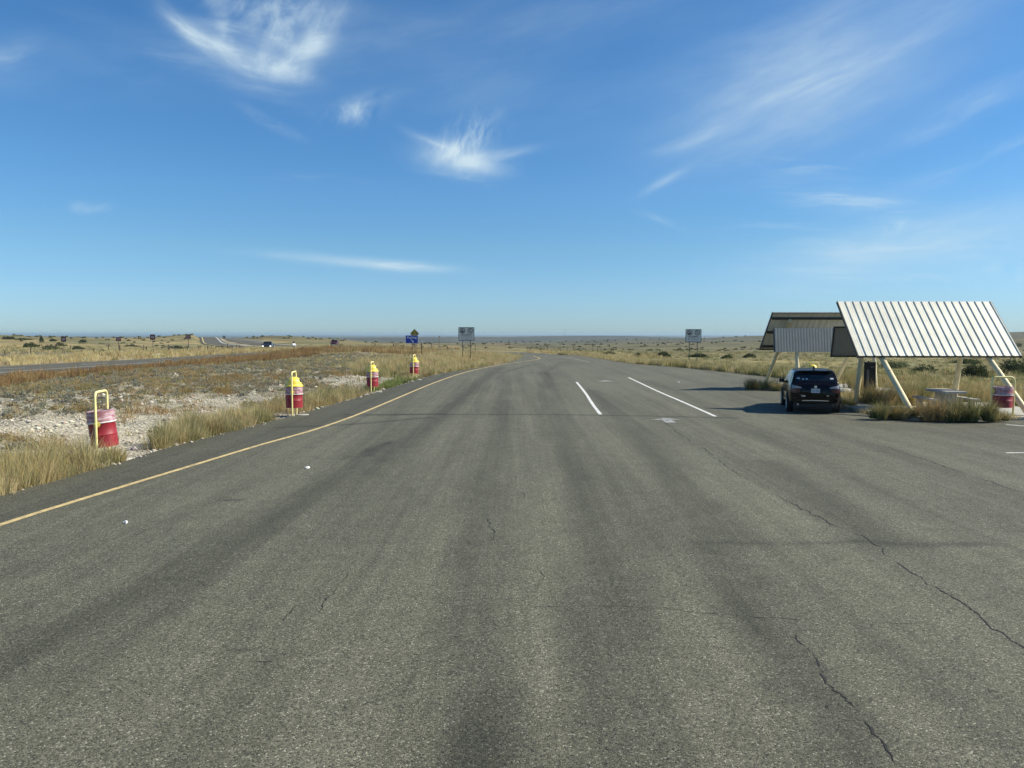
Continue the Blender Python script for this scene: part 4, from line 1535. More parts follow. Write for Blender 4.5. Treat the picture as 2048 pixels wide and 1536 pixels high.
# ------------------------------------------------------------------ signs
def text_mesh(s, size, name, mat, parent, x, y, z, bold=0.0, width=None):
    cu = bpy.data.curves.new(name, 'FONT')
    cu.body = s
    cu.size = size
    cu.align_x = 'CENTER'
    cu.align_y = 'CENTER'
    cu.offset = bold
    cu.extrude = 0.002
    tmp = bpy.data.objects.new(name, cu)
    COL.objects.link(tmp)
    dg = bpy.context.evaluated_depsgraph_get()
    me = bpy.data.meshes.new_from_object(tmp.evaluated_get(dg))
    COL.objects.unlink(tmp)
    bpy.data.objects.remove(tmp)
    me.materials.clear()
    me.materials.append(mat)
    o = bpy.data.objects.new(name, me)
    COL.objects.link(o)
    o.parent = parent
    o.location = (x, y, z)
    o.rotation_euler = (R(90), 0, 0)
    if width:
        w = max(v.co.x for v in me.vertices) - min(v.co.x for v in me.vertices)
        o.scale = (width / w, 1, 1)
    return o


def rrect(w, h, r, n=5):
    pts = []
    for cx, cz, a0 in ((w / 2 - r, h / 2 - r, 0), (-w / 2 + r, h / 2 - r, 90), (-w / 2 + r, -h / 2 + r, 180), (w / 2 - r, -h / 2 + r, 270)):
        for i in range(n + 1):
            a = R(a0 + 90 * i / n)
            pts.append((cx + r * math.cos(a), cz + r * math.sin(a)))
    return pts


def shift(poly, dx, dz):
    return [(x + dx, z + dz) for x, z in poly]


def ring(mb, cx, cz, r0, r1, y, n=32):
    vs = []
    for i in range(n):
        a = 2 * math.pi * i / n
        vs.append((cx + r0 * math.cos(a), y, cz + r0 * math.sin(a)))
        vs.append((cx + r1 * math.cos(a), y, cz + r1 * math.sin(a)))
    mb.add(vs, [(2 * i, 2 * i + 1, 2 * ((i + 1) % n) + 1, 2 * ((i + 1) % n)) for i in range(n)])


def no_dumping_sign(px, pyb, W_, Hh, zb, label, rz):
    """large notice board on two posts: zb = height of its lower edge"""
    p = at(px, pyb)
    root = empty('notice_sign', (p.x, p.y, gz(p.x, p.y)), rz, label=label, cat='sign', group='no dumping notices')
    zb -= root.location.z
    zc = zb + Hh / 2
    for s in (-1, 1):
        MB().box((s * W_ * .25, .05, (zb + Hh) / 2 - .15), (.065, .05, zb + Hh + .2)).build('post', M['galv'], root)
    MB().prism_y(shift(rrect(W_, Hh, .07), 0, zc), -.004, .012).build('board', M['sign_border'], root)
    MB().prism_y(shift(rrect(W_ - .11, Hh - .11, .05), 0, zc), -.009, -.004).build('face', M['sign_white'], root)
    rr = Hh * .20
    for s in (-1, 1):
        cx, cz = s * W_ * .245, zc + Hh * .235
        mb = MB()
        ring(mb, cx, cz, rr * .78, rr, -.013)
        a = R(-45)
        d = Vector((math.cos(a), 0, math.sin(a))); q = Vector((-math.sin(a), 0, math.cos(a)))
        c = Vector((cx, -.014, cz))
        mb.add([c - d * rr * .85 - q * rr * .1, c + d * rr * .85 - q * rr * .1, c + d * rr * .85 + q * rr * .1, c - d * rr * .85 + q * rr * .1], [(0, 1, 2, 3)])
        mb.build('prohibition_ring', M['sign_ink'], root)
        ic = MB()
        if s < 0:      # heap being tipped out
            ic.prism_y([(cx - rr * .68, cz - rr * .28), (cx - rr * .45, cz - rr * .62), (cx + rr * .25, cz - rr * .66), (cx + rr * .1, cz - rr * .3), (cx - rr * .3, cz - rr * .02)], -.0125, -.0095)
            ic.prism_y([(cx + rr * .1, cz - rr * .3), (cx + rr * .55, cz - rr * .45), (cx + rr * .4, cz + rr * .25), (cx + rr * .15, cz + rr * .15)], -.0125, -.0095)
            ic.prism_y([(cx - rr * .3, cz + rr * .2), (cx + rr * .1, cz + rr * .3), (cx + rr * .05, cz + rr * .55), (cx - rr * .2, cz + rr * .5)], -.0125, -.0095)
        else:          # small scattered pieces
            ic.prism_y([(cx - rr * .45, cz - rr * .25), (cx - rr * .2, cz - rr * .45), (cx - rr * .1, cz - rr * .2), (cx - rr * .35, cz - rr * .05)], -.0125, -.0095)
            ic.prism_y([(cx + rr * .1, cz + rr * .3), (cx + rr * .3, cz + rr * .2), (cx + rr * .35, cz + rr * .45), (cx + rr * .15, cz + rr * .5)], -.0125, -.0095)
        ic.build('pictogram', M['sign_ink'], root)
    text_mesh('NO DUMPING', Hh * .135, 'lettering', M['sign_ink'], root, 0, -.012, zc - Hh * .075, .004, W_ * .62)
    # smaller lines, too small in the photograph to read
    ln = MB()
    for zz, hh, groups in ((-.19, .055, (3, 9, 3)), (-.30, .075, (5, 7, 2)), (-.405, .055, (4, 6, 4))):
        n = sum(groups) + len(groups) - 1
        st = W_ * .70 / n
        x = -W_ * .35
        for gidx in groups:
            for k in range(gidx):
                hv = hh * random.uniform(.75, 1.0)
                ln.box((x + st / 2, -.0105, zc + zz * Hh), (st * random.uniform(.45, .72), .003, hv * Hh * .8))
                x += st
            x += st
    ln.build('small_lettering', M['sign_soft_ink'], root)
    return root


no_dumping_sign(933, 725, 1.62, 1.37, 2.22, 'white no dumping notice on two posts in the golden grass, near the blue parking sign', R(-2))
no_dumping_sign(1386, 728.5, 1.50, 1.26, 2.10, 'white no dumping notice on two posts at the right edge of the lot', R(-4))

# blue parking sign
p = at(824, 721)
pk = empty('parking_sign', (p.x, p.y, gz(p.x, p.y)), R(-2), label='blue Parking sign with white arrow behind the farthest trash can', cat='sign')
W_, Hh, zc = 1.36, .86, 2.32 - pk.location.z
MB().box((.02, .05, 1.15), (.07, .05, 2.9)).build('post', M['galv'], pk)
MB().prism_y(shift(rrect(W_, Hh, .06), 0, zc), -.004, .01).build('board', M['sign_pale'], pk)
MB().prism_y(shift(rrect(W_ - .035, Hh - .035, .05), 0, zc), -.009, -.004).build('face', M['sign_blue'], pk)
text_mesh('Parking', .34, 'lettering', M['sign_pale'], pk, 0, -.012, zc + .20, .008, 1.04)
d = Vector((1, 0, -1.15)).normalized(); q = Vector((d.z, 0, -d.x)); c = Vector((.05, -.0125, zc - .16))
MB().add([c - d * .28 - q * .035, c + d * .05 - q * .035, c + d * .05 + q * .035, c - d * .28 + q * .035, c + d * .02 - q * .11, c + d * .26, c + d * .02 + q * .11], [(0, 1, 2, 3), (4, 5, 6)]).build('arrow', M['sign_pale'], pk)

# yellow diamond behind it
Yd = 118.0
x_ = (829.5 - 1024) / F * Yd
dm = empty('diamond_sign', (x_, Yd, gz(x_, Yd)), 0, label='yellow diamond warning sign with two arrows behind the blue parking sign', cat='sign')
zt_ = H + (668 - 658) / F * Yd
hd = 0.70
zc = zt_ - hd - dm.location.z
for s in (-1, 1):
    MB().box((s * .22, .05, zc / 2), (.06, .05, zc + .6)).build('post', M['galv'], dm)
MB().prism_y([(0, zc - hd), (hd, zc), (0, zc + hd), (-hd, zc)], -.004, .01).build('board', M['sign_ink'], dm)
MB().prism_y([(0, zc - hd + .09), (hd - .09, zc), (0, zc + hd - .09), (-hd + .09, zc)], -.009, -.004).build('face', M['sign_yellow'], dm)
mb = MB()
mb.prism_y([(-.28, zc - .25), (-.16, zc - .25), (-.16, zc + .08), (-.08, zc + .08), (-.22, zc + .32), (-.36, zc + .08), (-.28, zc + .08)], -.013, -.0095)
mb.prism_y([(.42, zc - .25), (.50, zc - .12), (.27, zc + .06), (.27, zc + .3), (.15, zc + .3), (.15, zc + .02)], -.013, -.0095)
mb.build('arrows', M['sign_ink'], dm)

# do not enter and wrong way signs across the highway
def disc_poly(r, n=32): return [(r * math.cos(2 * math.pi * i / n), r * math.sin(2 * math.pi * i / n)) for i in range(n)]


def far_sign(px, pytop, pybase, hpx, kind, label, grp):
    d0 = F * 2.9 / (pybase - 668)
    x = (px - 1024) / F * d0
    z0 = gz(x, d0)
    hh = hpx / F * d0
    zc = H + (668 - pytop) / F * d0 - hh / 2 - z0
    root = empty('no_entry_sign' if kind == 'dne' else 'wrong_way_sign', (x, d0, z0), R(-3), label=label, cat='sign', group=grp)
    MB().box((0, .05, zc / 2), (.07, .05, zc + .5)).build('post', M['galv'], root)
    if kind == 'dne':
        MB().prism_y(shift(rrect(hh * 1.02, hh * 1.02, .05), 0, zc), -.004, .01).build('board', M['sign_back'], root)
        MB().prism_y(shift(disc_poly(hh * .49), 0, zc), -.009, -.004).build('face', M['sign_red'], root)
        bar = MB().prism_y(shift(rrect(hh * .72, hh * .15, .01), 0, zc), -.012, -.009).build('bar', M['sign_white'], root)
        text_mesh('DO NOT', hh * .15, 'lettering', M['sign_white'], root, 0, -.013, zc + hh * .2, .003)
        text_mesh('ENTER', hh * .15, 'lettering', M['sign_white'], root, 0, -.013, zc - hh * .2, .003)
    else:
        MB().prism_y(shift(rrect(hh * 1.42, hh, .05), 0, zc), -.004, .01).build('board', M['sign_back'], root)
        MB().prism_y(shift(rrect(hh * 1.42 - .05, hh - .05, .04), 0, zc), -.009, -.004).build('face', M['sign_red'], root)
        text_mesh('WRONG', hh * .34, 'lettering', M['sign_white'], root, 0, -.012, zc + hh * .2, .004)
        text_mesh('WAY', hh * .34, 'lettering', M['sign_white'], root, 0, -.012, zc - hh * .2, .004)
    return root


far_sign(128.5, 673, 704, 10.5, 'dne', 'round red no entry sign standing left of both wrong way boards', 'no entry signs across the highway')
far_sign(306.5, 669, 702, 10.5, 'dne', 'round red no entry sign between the two wrong way boards', 'no entry signs across the highway')
far_sign(238, 674.5, 706, 7.5, 'ww', 'dark red wrong way board between the two round no entry signs', 'wrong way boards across the highway')
far_sign(377.5, 670, 701, 7.5, 'ww', 'dark red wrong way board nearest the road climbing the hill', 'wrong way boards across the highway')

# sign seen edge-on, sign back on the hill, delineator
Ye = 150.0; x_ = (879 - 1024) / F * Ye
es = empty('route_sign', (x_, Ye, gz(x_, Ye)), R(62), label='narrow dark sign seen nearly edge on, between the parking sign and the notice', cat='sign')
zt_ = H + (668 - 671.5) / F * Ye - es.location.z
MB().box((0, .05, zt_ / 2 - .2), (.08, .06, zt_ + .4)).build('post', M['galv'], es)
MB().prism_y(shift(rrect(.62, .92, .05), 0, zt_ - .46), -.01, .01).build('board', M['sign_back'], es)
Ye = 101.0; x_ = (843.5 - 1024) / F * Ye
dl = empty('delineator', (x_, Ye, gz(x_, Ye)), 0, label='slim dark post with a white reflector cap right of the parking sign', cat='road marker')
zt_ = H + (668 - 681.5) / F * Ye - dl.location.z
MB().box((0, 0, zt_ / 2 - .15), (.09, .06, zt_ + .1)).build('post', M['rust_post'], dl)
MB().prism_y([(-.09, zt_ - .2), (.09, zt_ - .2), (.05, zt_ + .05), (-.07, zt_ + .08)], -.05, .02).build('reflector', M['litter_white'], dl)
Ye = 455.0; x_ = (449 - 1024) / F * Ye
hs = empty('road_sign', (x_, Ye, gz(x_, Ye)), R(20), label='dark sign board standing beside the road climbing the far hill', cat='sign')
zt_ = H + (668 - 671.5) / F * Ye - hs.location.z
for s in (-1, 1):
    MB().box((s * .4, .08, zt_ / 2 - .2), (.14, .1, zt_ + .2)).build('post', M['galv'], hs)
MB().prism_y(shift(rrect(1.5, 1.6, .08), 0, zt_ - .8), -.02, .02).build('board', M['sign_back'], hs)


# ------------------------------------------------------------------ fences
def fence(name, pts, step, hgt, thick, label, grp=None, wires=4, jitter=.3, hvar=.25):
    P = polyline_np(pts, step)
    z = ground_z(P[:, 0], P[:, 1])
    root = empty(name, (P[0][0], P[0][1], z[0]), 0, label=label, cat='fence', group=grp)
    O = np.array((P[0][0], P[0][1], z[0]))
    tops = []
    for (x, y), zz in zip(P, z):
        h_ = hgt * random.uniform(1 - hvar, 1 + hvar * .3)
        lx, ly = random.uniform(-.06, .06), random.uniform(-.06, .06)
        b = Vector((x, y, zz)) - Vector(O)
        MB().tube([b + Vector((0, 0, -.2)), b + Vector((lx, ly, h_))], thick * random.uniform(.8, 1.3), 6).build('post', M['rust_post'], root)
        tops.append((b, h_))
    wm = MB()
    for k in range(wires):
        f = .25 + .7 * k / max(wires - 1, 1)
        wm.tube([b + Vector((0, -.05, hgt * f * .92)) for b, h_ in tops], .006, 4)
    wm.build('wire', M['wire'], root)
    return root


a = at(-40, 722); b = at(11, 718); c = at(240, 711); d_ = at(375, 707)
fence('wire_fence', [(a.x, a.y), (b.x, b.y), (c.x, c.y), (d_.x, d_.y), (-48, 128), (-52, 150)], 3.2, 1.25, .055, 'post and wire fence in golden grass just beyond the highway')
fence('wire_fence', [(-78, 128), (-66, 138), (-55, 146), (-58, 165)], 4.5, 1.45, .06, 'second post and wire fence behind the red signs, deeper in the field')
fence('wire_fence', [(3.5, 150), (8, 146), (12.5, 142), (16, 138)], 1.25, 1.25, .05, 'close-set post fence above the grass where the lot road bends away')
fence('wire_fence', [(-21, 118), (-16, 127), (-11, 132), (-6.5, 137)], 5.0, 1.35, .06, 'sparse leaning fence posts in the golden grass behind the left notice')

# ------------------------------------------------------------------ masts and a pale shed far away
for px, dist, top, lab in ((1130, 2900, 657, 'thin radio mast on the far ridge right of the bending road'), (684.5, 2800, 664, 'thin radio mast on the horizon above the red truck')):
    x_ = (px - 1024) / F * dist
    z0 = gz(x_, dist)
    zt_ = H + (668 - top) / F * dist
    ms = empty('radio_mast', (x_, dist, z0), 0, label=lab, cat='mast', group='radio masts on the horizon')
    mb = MB()
    for k in range(3):
        a = k * 2 * math.pi / 3
        mb.tube([(.9 * math.cos(a), .9 * math.sin(a), -1), (.7 * math.cos(a), .7 * math.sin(a), zt_ - z0)], .22, 5)
    nlev = 14
    for i in range(nlev):
        zz = (zt_ - z0) * i / nlev
        zn = (zt_ - z0) * (i + 1) / nlev
        for k in range(3):
            a, b = k * 2 * math.pi / 3, (k + 1) * 2 * math.pi / 3
            mb.tube([(.85 * math.cos(a), .85 * math.sin(a), zz), (.85 * math.cos(b), .85 * math.sin(b), zn)], .12, 4)
    mb.build('lattice', M['mast'], ms)
    MB().tube([(0, 0, zt_ - z0), (0, 0, zt_ - z0 + 4)], .15, 5).build('antenna', M['mast'], ms)
x_ = (1116 - 1024) / F * 1900; z0 = gz(x_, 1900)
sd = empty('shed', (x_, 1900, z0), R(30), label='tiny pale shed in the valley below the far ridge', cat='shed')
MB().box((0, 0, 2), (11, 8, 5)).build('wall', M['shed'], sd)
MB().prism_x([(-4.5, 4.45), (4.5, 4.45), (0, 6.5)], -5.8, 5.8).build('roof', M['roof_white'], sd)

# ------------------------------------------------------------------ plants
def blades_mesh(name, x, y, z, hgt, az, lean, w, col, tipcol=None):
    """one mesh of bent grass blades; every argument an array over blades"""
    n = len(x)
    fa = rng.uniform(0, math.pi, n)
    px_, py_ = np.cos(fa) * w / 2, np.sin(fa) * w / 2
    dx_, dy_ = np.cos(az) * lean * hgt, np.sin(az) * lean * hgt
    V3 = np.empty((n, 5, 3))
    V3[:, 0] = np.stack((x - px_, y - py_, z - .02), 1)
    V3[:, 1] = np.stack((x + px_, y + py_, z - .02), 1)
    mx_, my_, mz_ = x + dx_ * .38, y + dy_ * .38, z + hgt * .58
    V3[:, 2] = np.stack((mx_ - px_ * .75, my_ - py_ * .75, mz_), 1)
    V3[:, 3] = np.stack((mx_ + px_ * .75, my_ + py_ * .75, mz_), 1)
    V3[:, 4] = np.stack((x + dx_, y + dy_, z + hgt * (1 - .22 * np.minimum(lean, 1.2))), 1)
    base = (np.arange(n) * 5)[:, None]
    idx = np.array([0, 1, 3, 0, 3, 2, 2, 3, 4])[None] + base
    c = np.repeat(col[:, None, :], 5, axis=1)
    if tipcol is not None:
        c[:, 4] = tipcol
        c[:, 2:4] = c[:, 2:4] * .6 + tipcol[:, None] * .4
    return mesh_np(name, V3.reshape(-1, 3), idx.ravel(), np.full(n * 3, 3), M['plant'], c.reshape(-1, 3))


STRAW = np.array((0.56, 0.45, 0.215)); PALE = np.array((0.68, 0.59, 0.34)); TAN = np.array((0.36, 0.26, 0.12))
GRN = np.array((0.16, 0.19, 0.06)); DGRN = np.array((0.075, 0.10, 0.03)); RUST = np.array((0.30, 0.16, 0.075)); SAGE = np.array((0.33, 0.32, 0.24)); ORNG = np.array((0.36, 0.21, 0.07))


def pick(n, table):
    """random colours out of (weight, colour)"""
    w = np.array([t[0] for t in table], float); w /= w.sum()
    C = np.array([t[1] for t in table])
    i = rng.choice(len(table), n, p=w)
    return C[i] * rng.uniform(.75, 1.25, (n, 1)) * rng.uniform(.93, 1.07, (n, 3))


def tuft_arrays(cx, cy, nper, hgt, spread, lean0, w, table, tip=None, hpow=.6, colvar=.0):
    """grass in tufts. cx, cy arrays of tuft centres, hgt/spread/w arrays or numbers"""
    n = len(cx)
    if n == 0:
        return None
    nper = np.broadcast_to(np.asarray(nper), (n,)).astype(int)
    rep = np.repeat(np.arange(n), nper)
    N = len(rep)
    hgt = np.broadcast_to(np.asarray(hgt, float), (n,))[rep]
    spread = np.broadcast_to(np.asarray(spread, float), (n,))[rep]
    w = np.broadcast_to(np.asarray(w, float), (n,))[rep]
    a = rng.uniform(0, 2 * math.pi, N)
    q = rng.uniform(0, 1, N) ** .7
    x = cx[rep] + np.cos(a) * q * spread
    y = cy[rep] + np.sin(a) * q * spread
    z = ground_z(x, y)
    hh = hgt * (rng.uniform(.35, 1, N) ** hpow) * (1 - .35 * q)
    az = a + rng.normal(0, .6, N)
    lean = lean0 * (0.25 + .9 * q) * rng.uniform(.4, 1.4, N)
    tc = pick(n, table)
    if colvar > 0:
        col = tc[rep] * (1 - colvar) + pick(N, table) * colvar
    else:
        col = pick(N, table)
    tp = None
    if tip is not None:
        tp = col * .5 + pick(N, tip) * .5
    return x, y, z, hh, az, lean, w * rng.uniform(.6, 1.4, N), col, tp


def merge(arrs):
    arrs = [a for a in arrs if a is not None]
    out = []
    for k in range(9):
        if k == 8:
            out.append(np.concatenate([(a[8] if a[8] is not None else a[7]) for a in arrs]))
        else:
            out.append(np.concatenate([a[k] for a in arrs]))
    return out


def stuff(name, arrs, label, cat):
    a = merge(arrs)
    o = blades_mesh(name, *a)
    return prop(o, label, cat, kind='stuff')


def along_edge(pxs, edge, n, out0, out1, sign, jit=0.0):
    """points beside the paving edge. pxs: y range in metres"""
    y = rng.uniform(pxs[0], pxs[1], n)
    off = rng.uniform(out0, out1, n)
    x = edge(y) + sign * off
    return x, y, off


GA = [(6, PALE), (5, STRAW), (2, TAN), (3, GRN * 1.2), (1.5, DGRN)]
GB = [(3, STRAW), (2, TAN), (4, GRN * 1.2), (2, DGRN), (3, PALE)]
GG = [(7, PALE), (7, STRAW), (2, TAN), (.8, GRN)]
GR = [(5, RUST), (3, TAN), (2, STRAW), (1.5, ORNG), (1.5, RUST * .6)]
GS = [(1, GRN), (5, GRN * np.array((.9, 1.25, .8))), (1.5, STRAW)]


def yrange(px0, py0, px1, py1):
    return at(px0, py0).y, at(px1, py1).y


def edge_clump(px0, py0, px1, py1, ntuft, out, hgt, table, nper=46, tip=GG, lean=.55, wmul=1.0, spread=.26, gap=.30):
    y0, y1 = yrange(px0, py0, px1, py1)
    x, y, off = along_edge((y0, y1), xl, ntuft, .10, out, -1)
    keep = vnoise(x * .9, y * .55, 61) > gap
    x, y, off = x[keep], y[keep], off[keep]
    r = np.hypot(x, y)
    h = hgt * 1.14 * rng.uniform(.55, 1.15, len(x)) * (0.6 + .8 * vnoise(x * .8, y * .6, 62)) * np.where(off < .3, .7, 1)
    return tuft_arrays(x, y, nper, h, spread, lean, np.maximum(.006, r * .00042) * wmul, table, tip, colvar=.35)


# the tall grass hugging the yellow-lined edge
stuff('roadside_grass', [
    edge_clump(-160, 1040, 150, 950, 130, 1.5, 1.0, GA, 62, gap=.08),
    edge_clump(110, 960, 238, 925, 60, 1.2, .80, GA, 58, gap=.05),
    edge_clump(338, 894, 480, 858, 80, 1.5, .66, GB, 60),
    edge_clump(440, 868, 588, 832, 85, 1.7, .80, GA, 60),
    edge_clump(612, 824, 745, 787, 120, 2.0, .70, GA + [(4, TAN), (2, RUST)], 50),
    edge_clump(758, 782, 838, 759, 60, 1.2, .50, GS, 50),
    edge_clump(845, 756, 960, 735, 240, 5.0, .72, GA + [(3, GRN)], 42),
], 'tall dry grass growing along the yellow lined edge of the lot', 'grass')

# the golden mass where the road bends
def region_tufts(n, xr_, yr_, cond, hgt, table, nper, lean=.5, tip=GG, spread=.3, wk=.00042, seed=70, hv=(.6, 1.1)):
    x = rng.uniform(*xr_, n); y = rng.uniform(*yr_, n)
    k = cond(x, y)
    x, y = x[k], y[k]
    r = np.hypot(x, y)
    h = hgt * rng.uniform(*hv, len(x)) * (.65 + .7 * vnoise(x * .25, y * .25, seed))
    return tuft_arrays(x, y, nper, h, spread * (.7 + .6 * rng.uniform(size=len(x))), lean, np.maximum(.006, r * wk), table, tip, colvar=.3)


dEx = lambda x, y: dist_poly(x, y, EXITp[::2])
stuff('golden_grass', [
    region_tufts(2600, (-13, 2.2), (58, 106), lambda x, y: (x < xl(y) - .2) & (x > xl(y) - 9 - 3 * vnoise(y * .2, y * 0, 3)), .86, GG, 34, spread=.4),
    region_tufts(700, (-16, 1), (104, 124), lambda x, y: (dEx(x, y) > 4.4), .75, GG, 26, spread=.45),
], 'golden grass covering the corner inside the bend of the lot road', 'grass')

# reddish brown band beside the highway
def vq(x, y):
    off = np.maximum(xl(y) - x, 0); ho = hw_off(x, y)
    return off, ho


RED_COND = lambda x, y: (hw_off(x, y) > np.where(y < 75, 3.6, 1.6)) & (hw_off(x, y) < 8.5 + 5 * vnoise(x * .12, y * .09, 8)) & (vnoise(x * .35, y * .22, 88) > .22) & (xl(y) - x > 5)
stuff('russet_grass', [
    region_tufts(5200, (-37, -14), (28, 112), RED_COND, .88, GR, 28, lean=.6, tip=[(3, STRAW), (3, RUST), (2, TAN)], spread=.42, wk=.00040),
    region_tufts(3200, (-44, -10), (100, 150), lambda x, y: (hw_off(x, y) > 1.0) & (dEx(x, y) > 5) & (xl(y) - x > 12), .95, GR + [(3, STRAW)], 22, spread=.5),
], 'reddish brown dry grass in a band beside the highway', 'grass')

# low grey brush and orange weeds over the pale gravel
def brush(name, cx, cy, rad, hgt, nleaf, leaf, table, kind=None, zc=None, squash=1.0):
    """low domed bushes of many small leaf faces, all in one mesh"""
    n = len(cx)
    nleaf = np.broadcast_to(np.asarray(nleaf), (n,)).astype(int)
    rep = np.repeat(np.arange(n), nleaf)
    N = len(rep)
    rad = np.broadcast_to(np.asarray(rad, float), (n,))[rep]; hg = np.broadcast_to(np.asarray(hgt, float), (n,))[rep]
    lf = np.broadcast_to(np.asarray(leaf, float), (n,))[rep]
    a = rng.uniform(0, 2 * math.pi, N)
    el = np.arcsin(rng.uniform(0, 1, N))
    rr = rng.uniform(.25, 1, N) ** .45
    lob = .72 + .28 * np.sin(a * 3 + rep * 1.7) * np.cos(el * 2 + rep) + rng.normal(0, .08, N)
    x = cx[rep] + np.cos(a) * np.cos(el) * rad * rr * lob
    y = cy[rep] + np.sin(a) * np.cos(el) * rad * rr * lob
    zg = ground_z(cx, cy)[rep]
    z = zg + np.sin(el) * hg * rr * lob + .02
    u = rng.normal(0, 1, (N, 3)); u /= np.linalg.norm(u, axis=1)[:, None]
    v = rng.normal(0, 1, (N, 3)); v -= (v * u).sum(1)[:, None] * u; v /= np.linalg.norm(v, axis=1)[:, None]
    l1 = (lf * rng.uniform(.6, 1.4, N))[:, None]; l2 = l1 * .55
    c0 = np.stack((x, y, z), 1)
    V3 = np.stack((c0 - u * l1, c0 + v * l2, c0 + u * l1, c0 - v * l2), axis=1).reshape(-1, 3)
    tcol = pick(n, table)[rep] * .65 + pick(N, table) * .35
    cols = np.repeat(tcol, 4, axis=0)
    o = mesh_np(name, V3, np.arange(4 * N), np.full(N, 4), M['plant'], cols)
    if kind:
        o['kind'] = kind
    return o


def region_pts(n, xr_, yr_, cond):
    x = rng.uniform(*xr_, n); y = rng.uniform(*yr_, n)
    k = cond(x, y)
    return x[k], y[k]


GREYC = lambda x, y: (xl(y) - x > 2.0) & (hw_off(x, y) > 3) & (vnoise(x * .30, y * .22, 90) + .55 * sstep(4, 11, xl(y) - x) > .62)
x, y = region_pts(7000, (-36, -9), (16, 92), GREYC)
o = brush('grey_brush', x, y, rng.uniform(.14, .42, len(x)), rng.uniform(.10, .27, len(x)), 46, .045, [(5, SAGE), (3, SAGE * .75), (1.2, STRAW * .8), (1, TAN)], 'stuff')
prop(o, 'low grey brush matted over the pale gravel bank', 'brush')
x1, y1 = region_pts(1000, (-30, -9.5), (15, 60), lambda x, y: (xl(y) - x > 1.2) & (hw_off(x, y) > 4) & (vnoise(x * .22, y * .22, 92) > .48))
stuff('weeds', [
    tuft_arrays(x1, y1, 60, rng.uniform(.28, .62, len(x1)), rng.uniform(.2, .5, len(x1)), .8, .009, [(4, ORNG), (3, TAN), (2, GRN), (2, STRAW)], [(2, STRAW), (2, ORNG)], colvar=.3),
    region_tufts(1500, (-28, -8), (15, 80), lambda x, y: (xl(y) - x > .9) & (hw_off(x, y) > 4), .26, [(3, STRAW), (2, GRN), (2, TAN), (2, RUST), (2, SAGE)], 22, lean=.9, spread=.24),
    region_tufts(900, (-26, -6), (60, 112), lambda x, y: (xl(y) - x > 3) & (hw_off(x, y) > 6), .40, GA + [(3, TAN)], 24, spread=.4),
], 'orange and green weeds scattered on the gravel bank', 'weeds')


# loose stones on the bank
def stones(name, x, y, s, table, label):
    n = len(x)
    ico = np.array([(0, 0, 1), (.9, 0, .1), (.2, .85, .0), (-.75, .5, .1), (-.7, -.55, 0), (.25, -.85, .1), (0, 0, -.8)])
    F_ = np.array([(0, 1, 2), (0, 2, 3), (0, 3, 4), (0, 4, 5), (0, 5, 1), (6, 2, 1), (6, 3, 2), (6, 4, 3), (6, 5, 4), (6, 1, 5)])
    V3 = ico[None] * (1 + rng.normal(0, .18, (n, 7, 3)))
    V3[:, :, 2] *= .55
    a = rng.uniform(0, 6.28, n); ca, sa = np.cos(a)[:, None], np.sin(a)[:, None]
    X = V3[:, :, 0] * ca - V3[:, :, 1] * sa; Yv = V3[:, :, 0] * sa + V3[:, :, 1] * ca
    z = np.where((x > xl(y)) & (y < Y_END), 0.002, ground_z(x, y))
    W = np.stack((x[:, None] + X * s[:, None], y[:, None] + Yv * s[:, None], z[:, None] + V3[:, :, 2] * s[:, None] + s[:, None] * .15), axis=2).reshape(-1, 3)
    idx = (F_[None] + (np.arange(n) * 7)[:, None, None]).reshape(-1)
    o = mesh_np(name, W, idx, np.full(n * 10, 3), M['stone'], np.repeat(pick(n, table), 7, axis=0))
    return prop(o, label, 'gravel', kind='stuff')


x, y = region_pts(62000, (-26, -5), (11, 85), lambda x, y: (xl(y) - x > -.28 * rng.uniform(size=len(x)) ** 3) & (hw_off(x, y) > 5) & (rng.uniform(size=len(x)) < np.where(y < 35, 1, .7) * np.clip(1.4 - (xl(y) - x) / 12, .15, 1) * (.35 + .65 * (vnoise(x * .5, y * .5, 33) > .35))))
s = rng.uniform(.012, .05, len(x)) * np.where(rng.uniform(size=len(x)) < .09, 2.5, 1)
stones('gravel', x, y, s, [(5, np.array((.52, .47, .38))), (2, np.array((.66, .62, .53))), (2, np.array((.33, .29, .23)))], 'pale limestone gravel scattered over the bank')

# golden field beyond the highway
FIELD_L = lambda x, y: (dist_poly(x, y, HWYp[::3]) > 6.2) & (hw_off(x, y) < -11) & (dist_poly(x, y, HWY2p[::2]) > 5.4)
def polar_pts(n, a0, a1, r0, r1, cond):
    a = np.radians(rng.uniform(a0, a1, n)); r = np.exp(rng.uniform(math.log(r0), math.log(r1), n))
    x, y = np.sin(a) * r, np.cos(a) * r
    k = cond(x, y)
    return x[k], y[k]


def field(n, a0, a1, r0, r1, cond, hgt, table, nper, wk=.00036, tip=GG, spread=.35, lean=.5):
    x, y = polar_pts(n, a0, a1, r0, r1, cond)
    r = np.hypot(x, y)
    h = hgt * rng.uniform(.5, 1.1, len(x)) * (.6 + .8 * vnoise(x * .12, y * .12, 93))
    return tuft_arrays(x, y, nper, h, spread * np.maximum(1, r / 110), lean, r * wk, table, tip, colvar=.2)


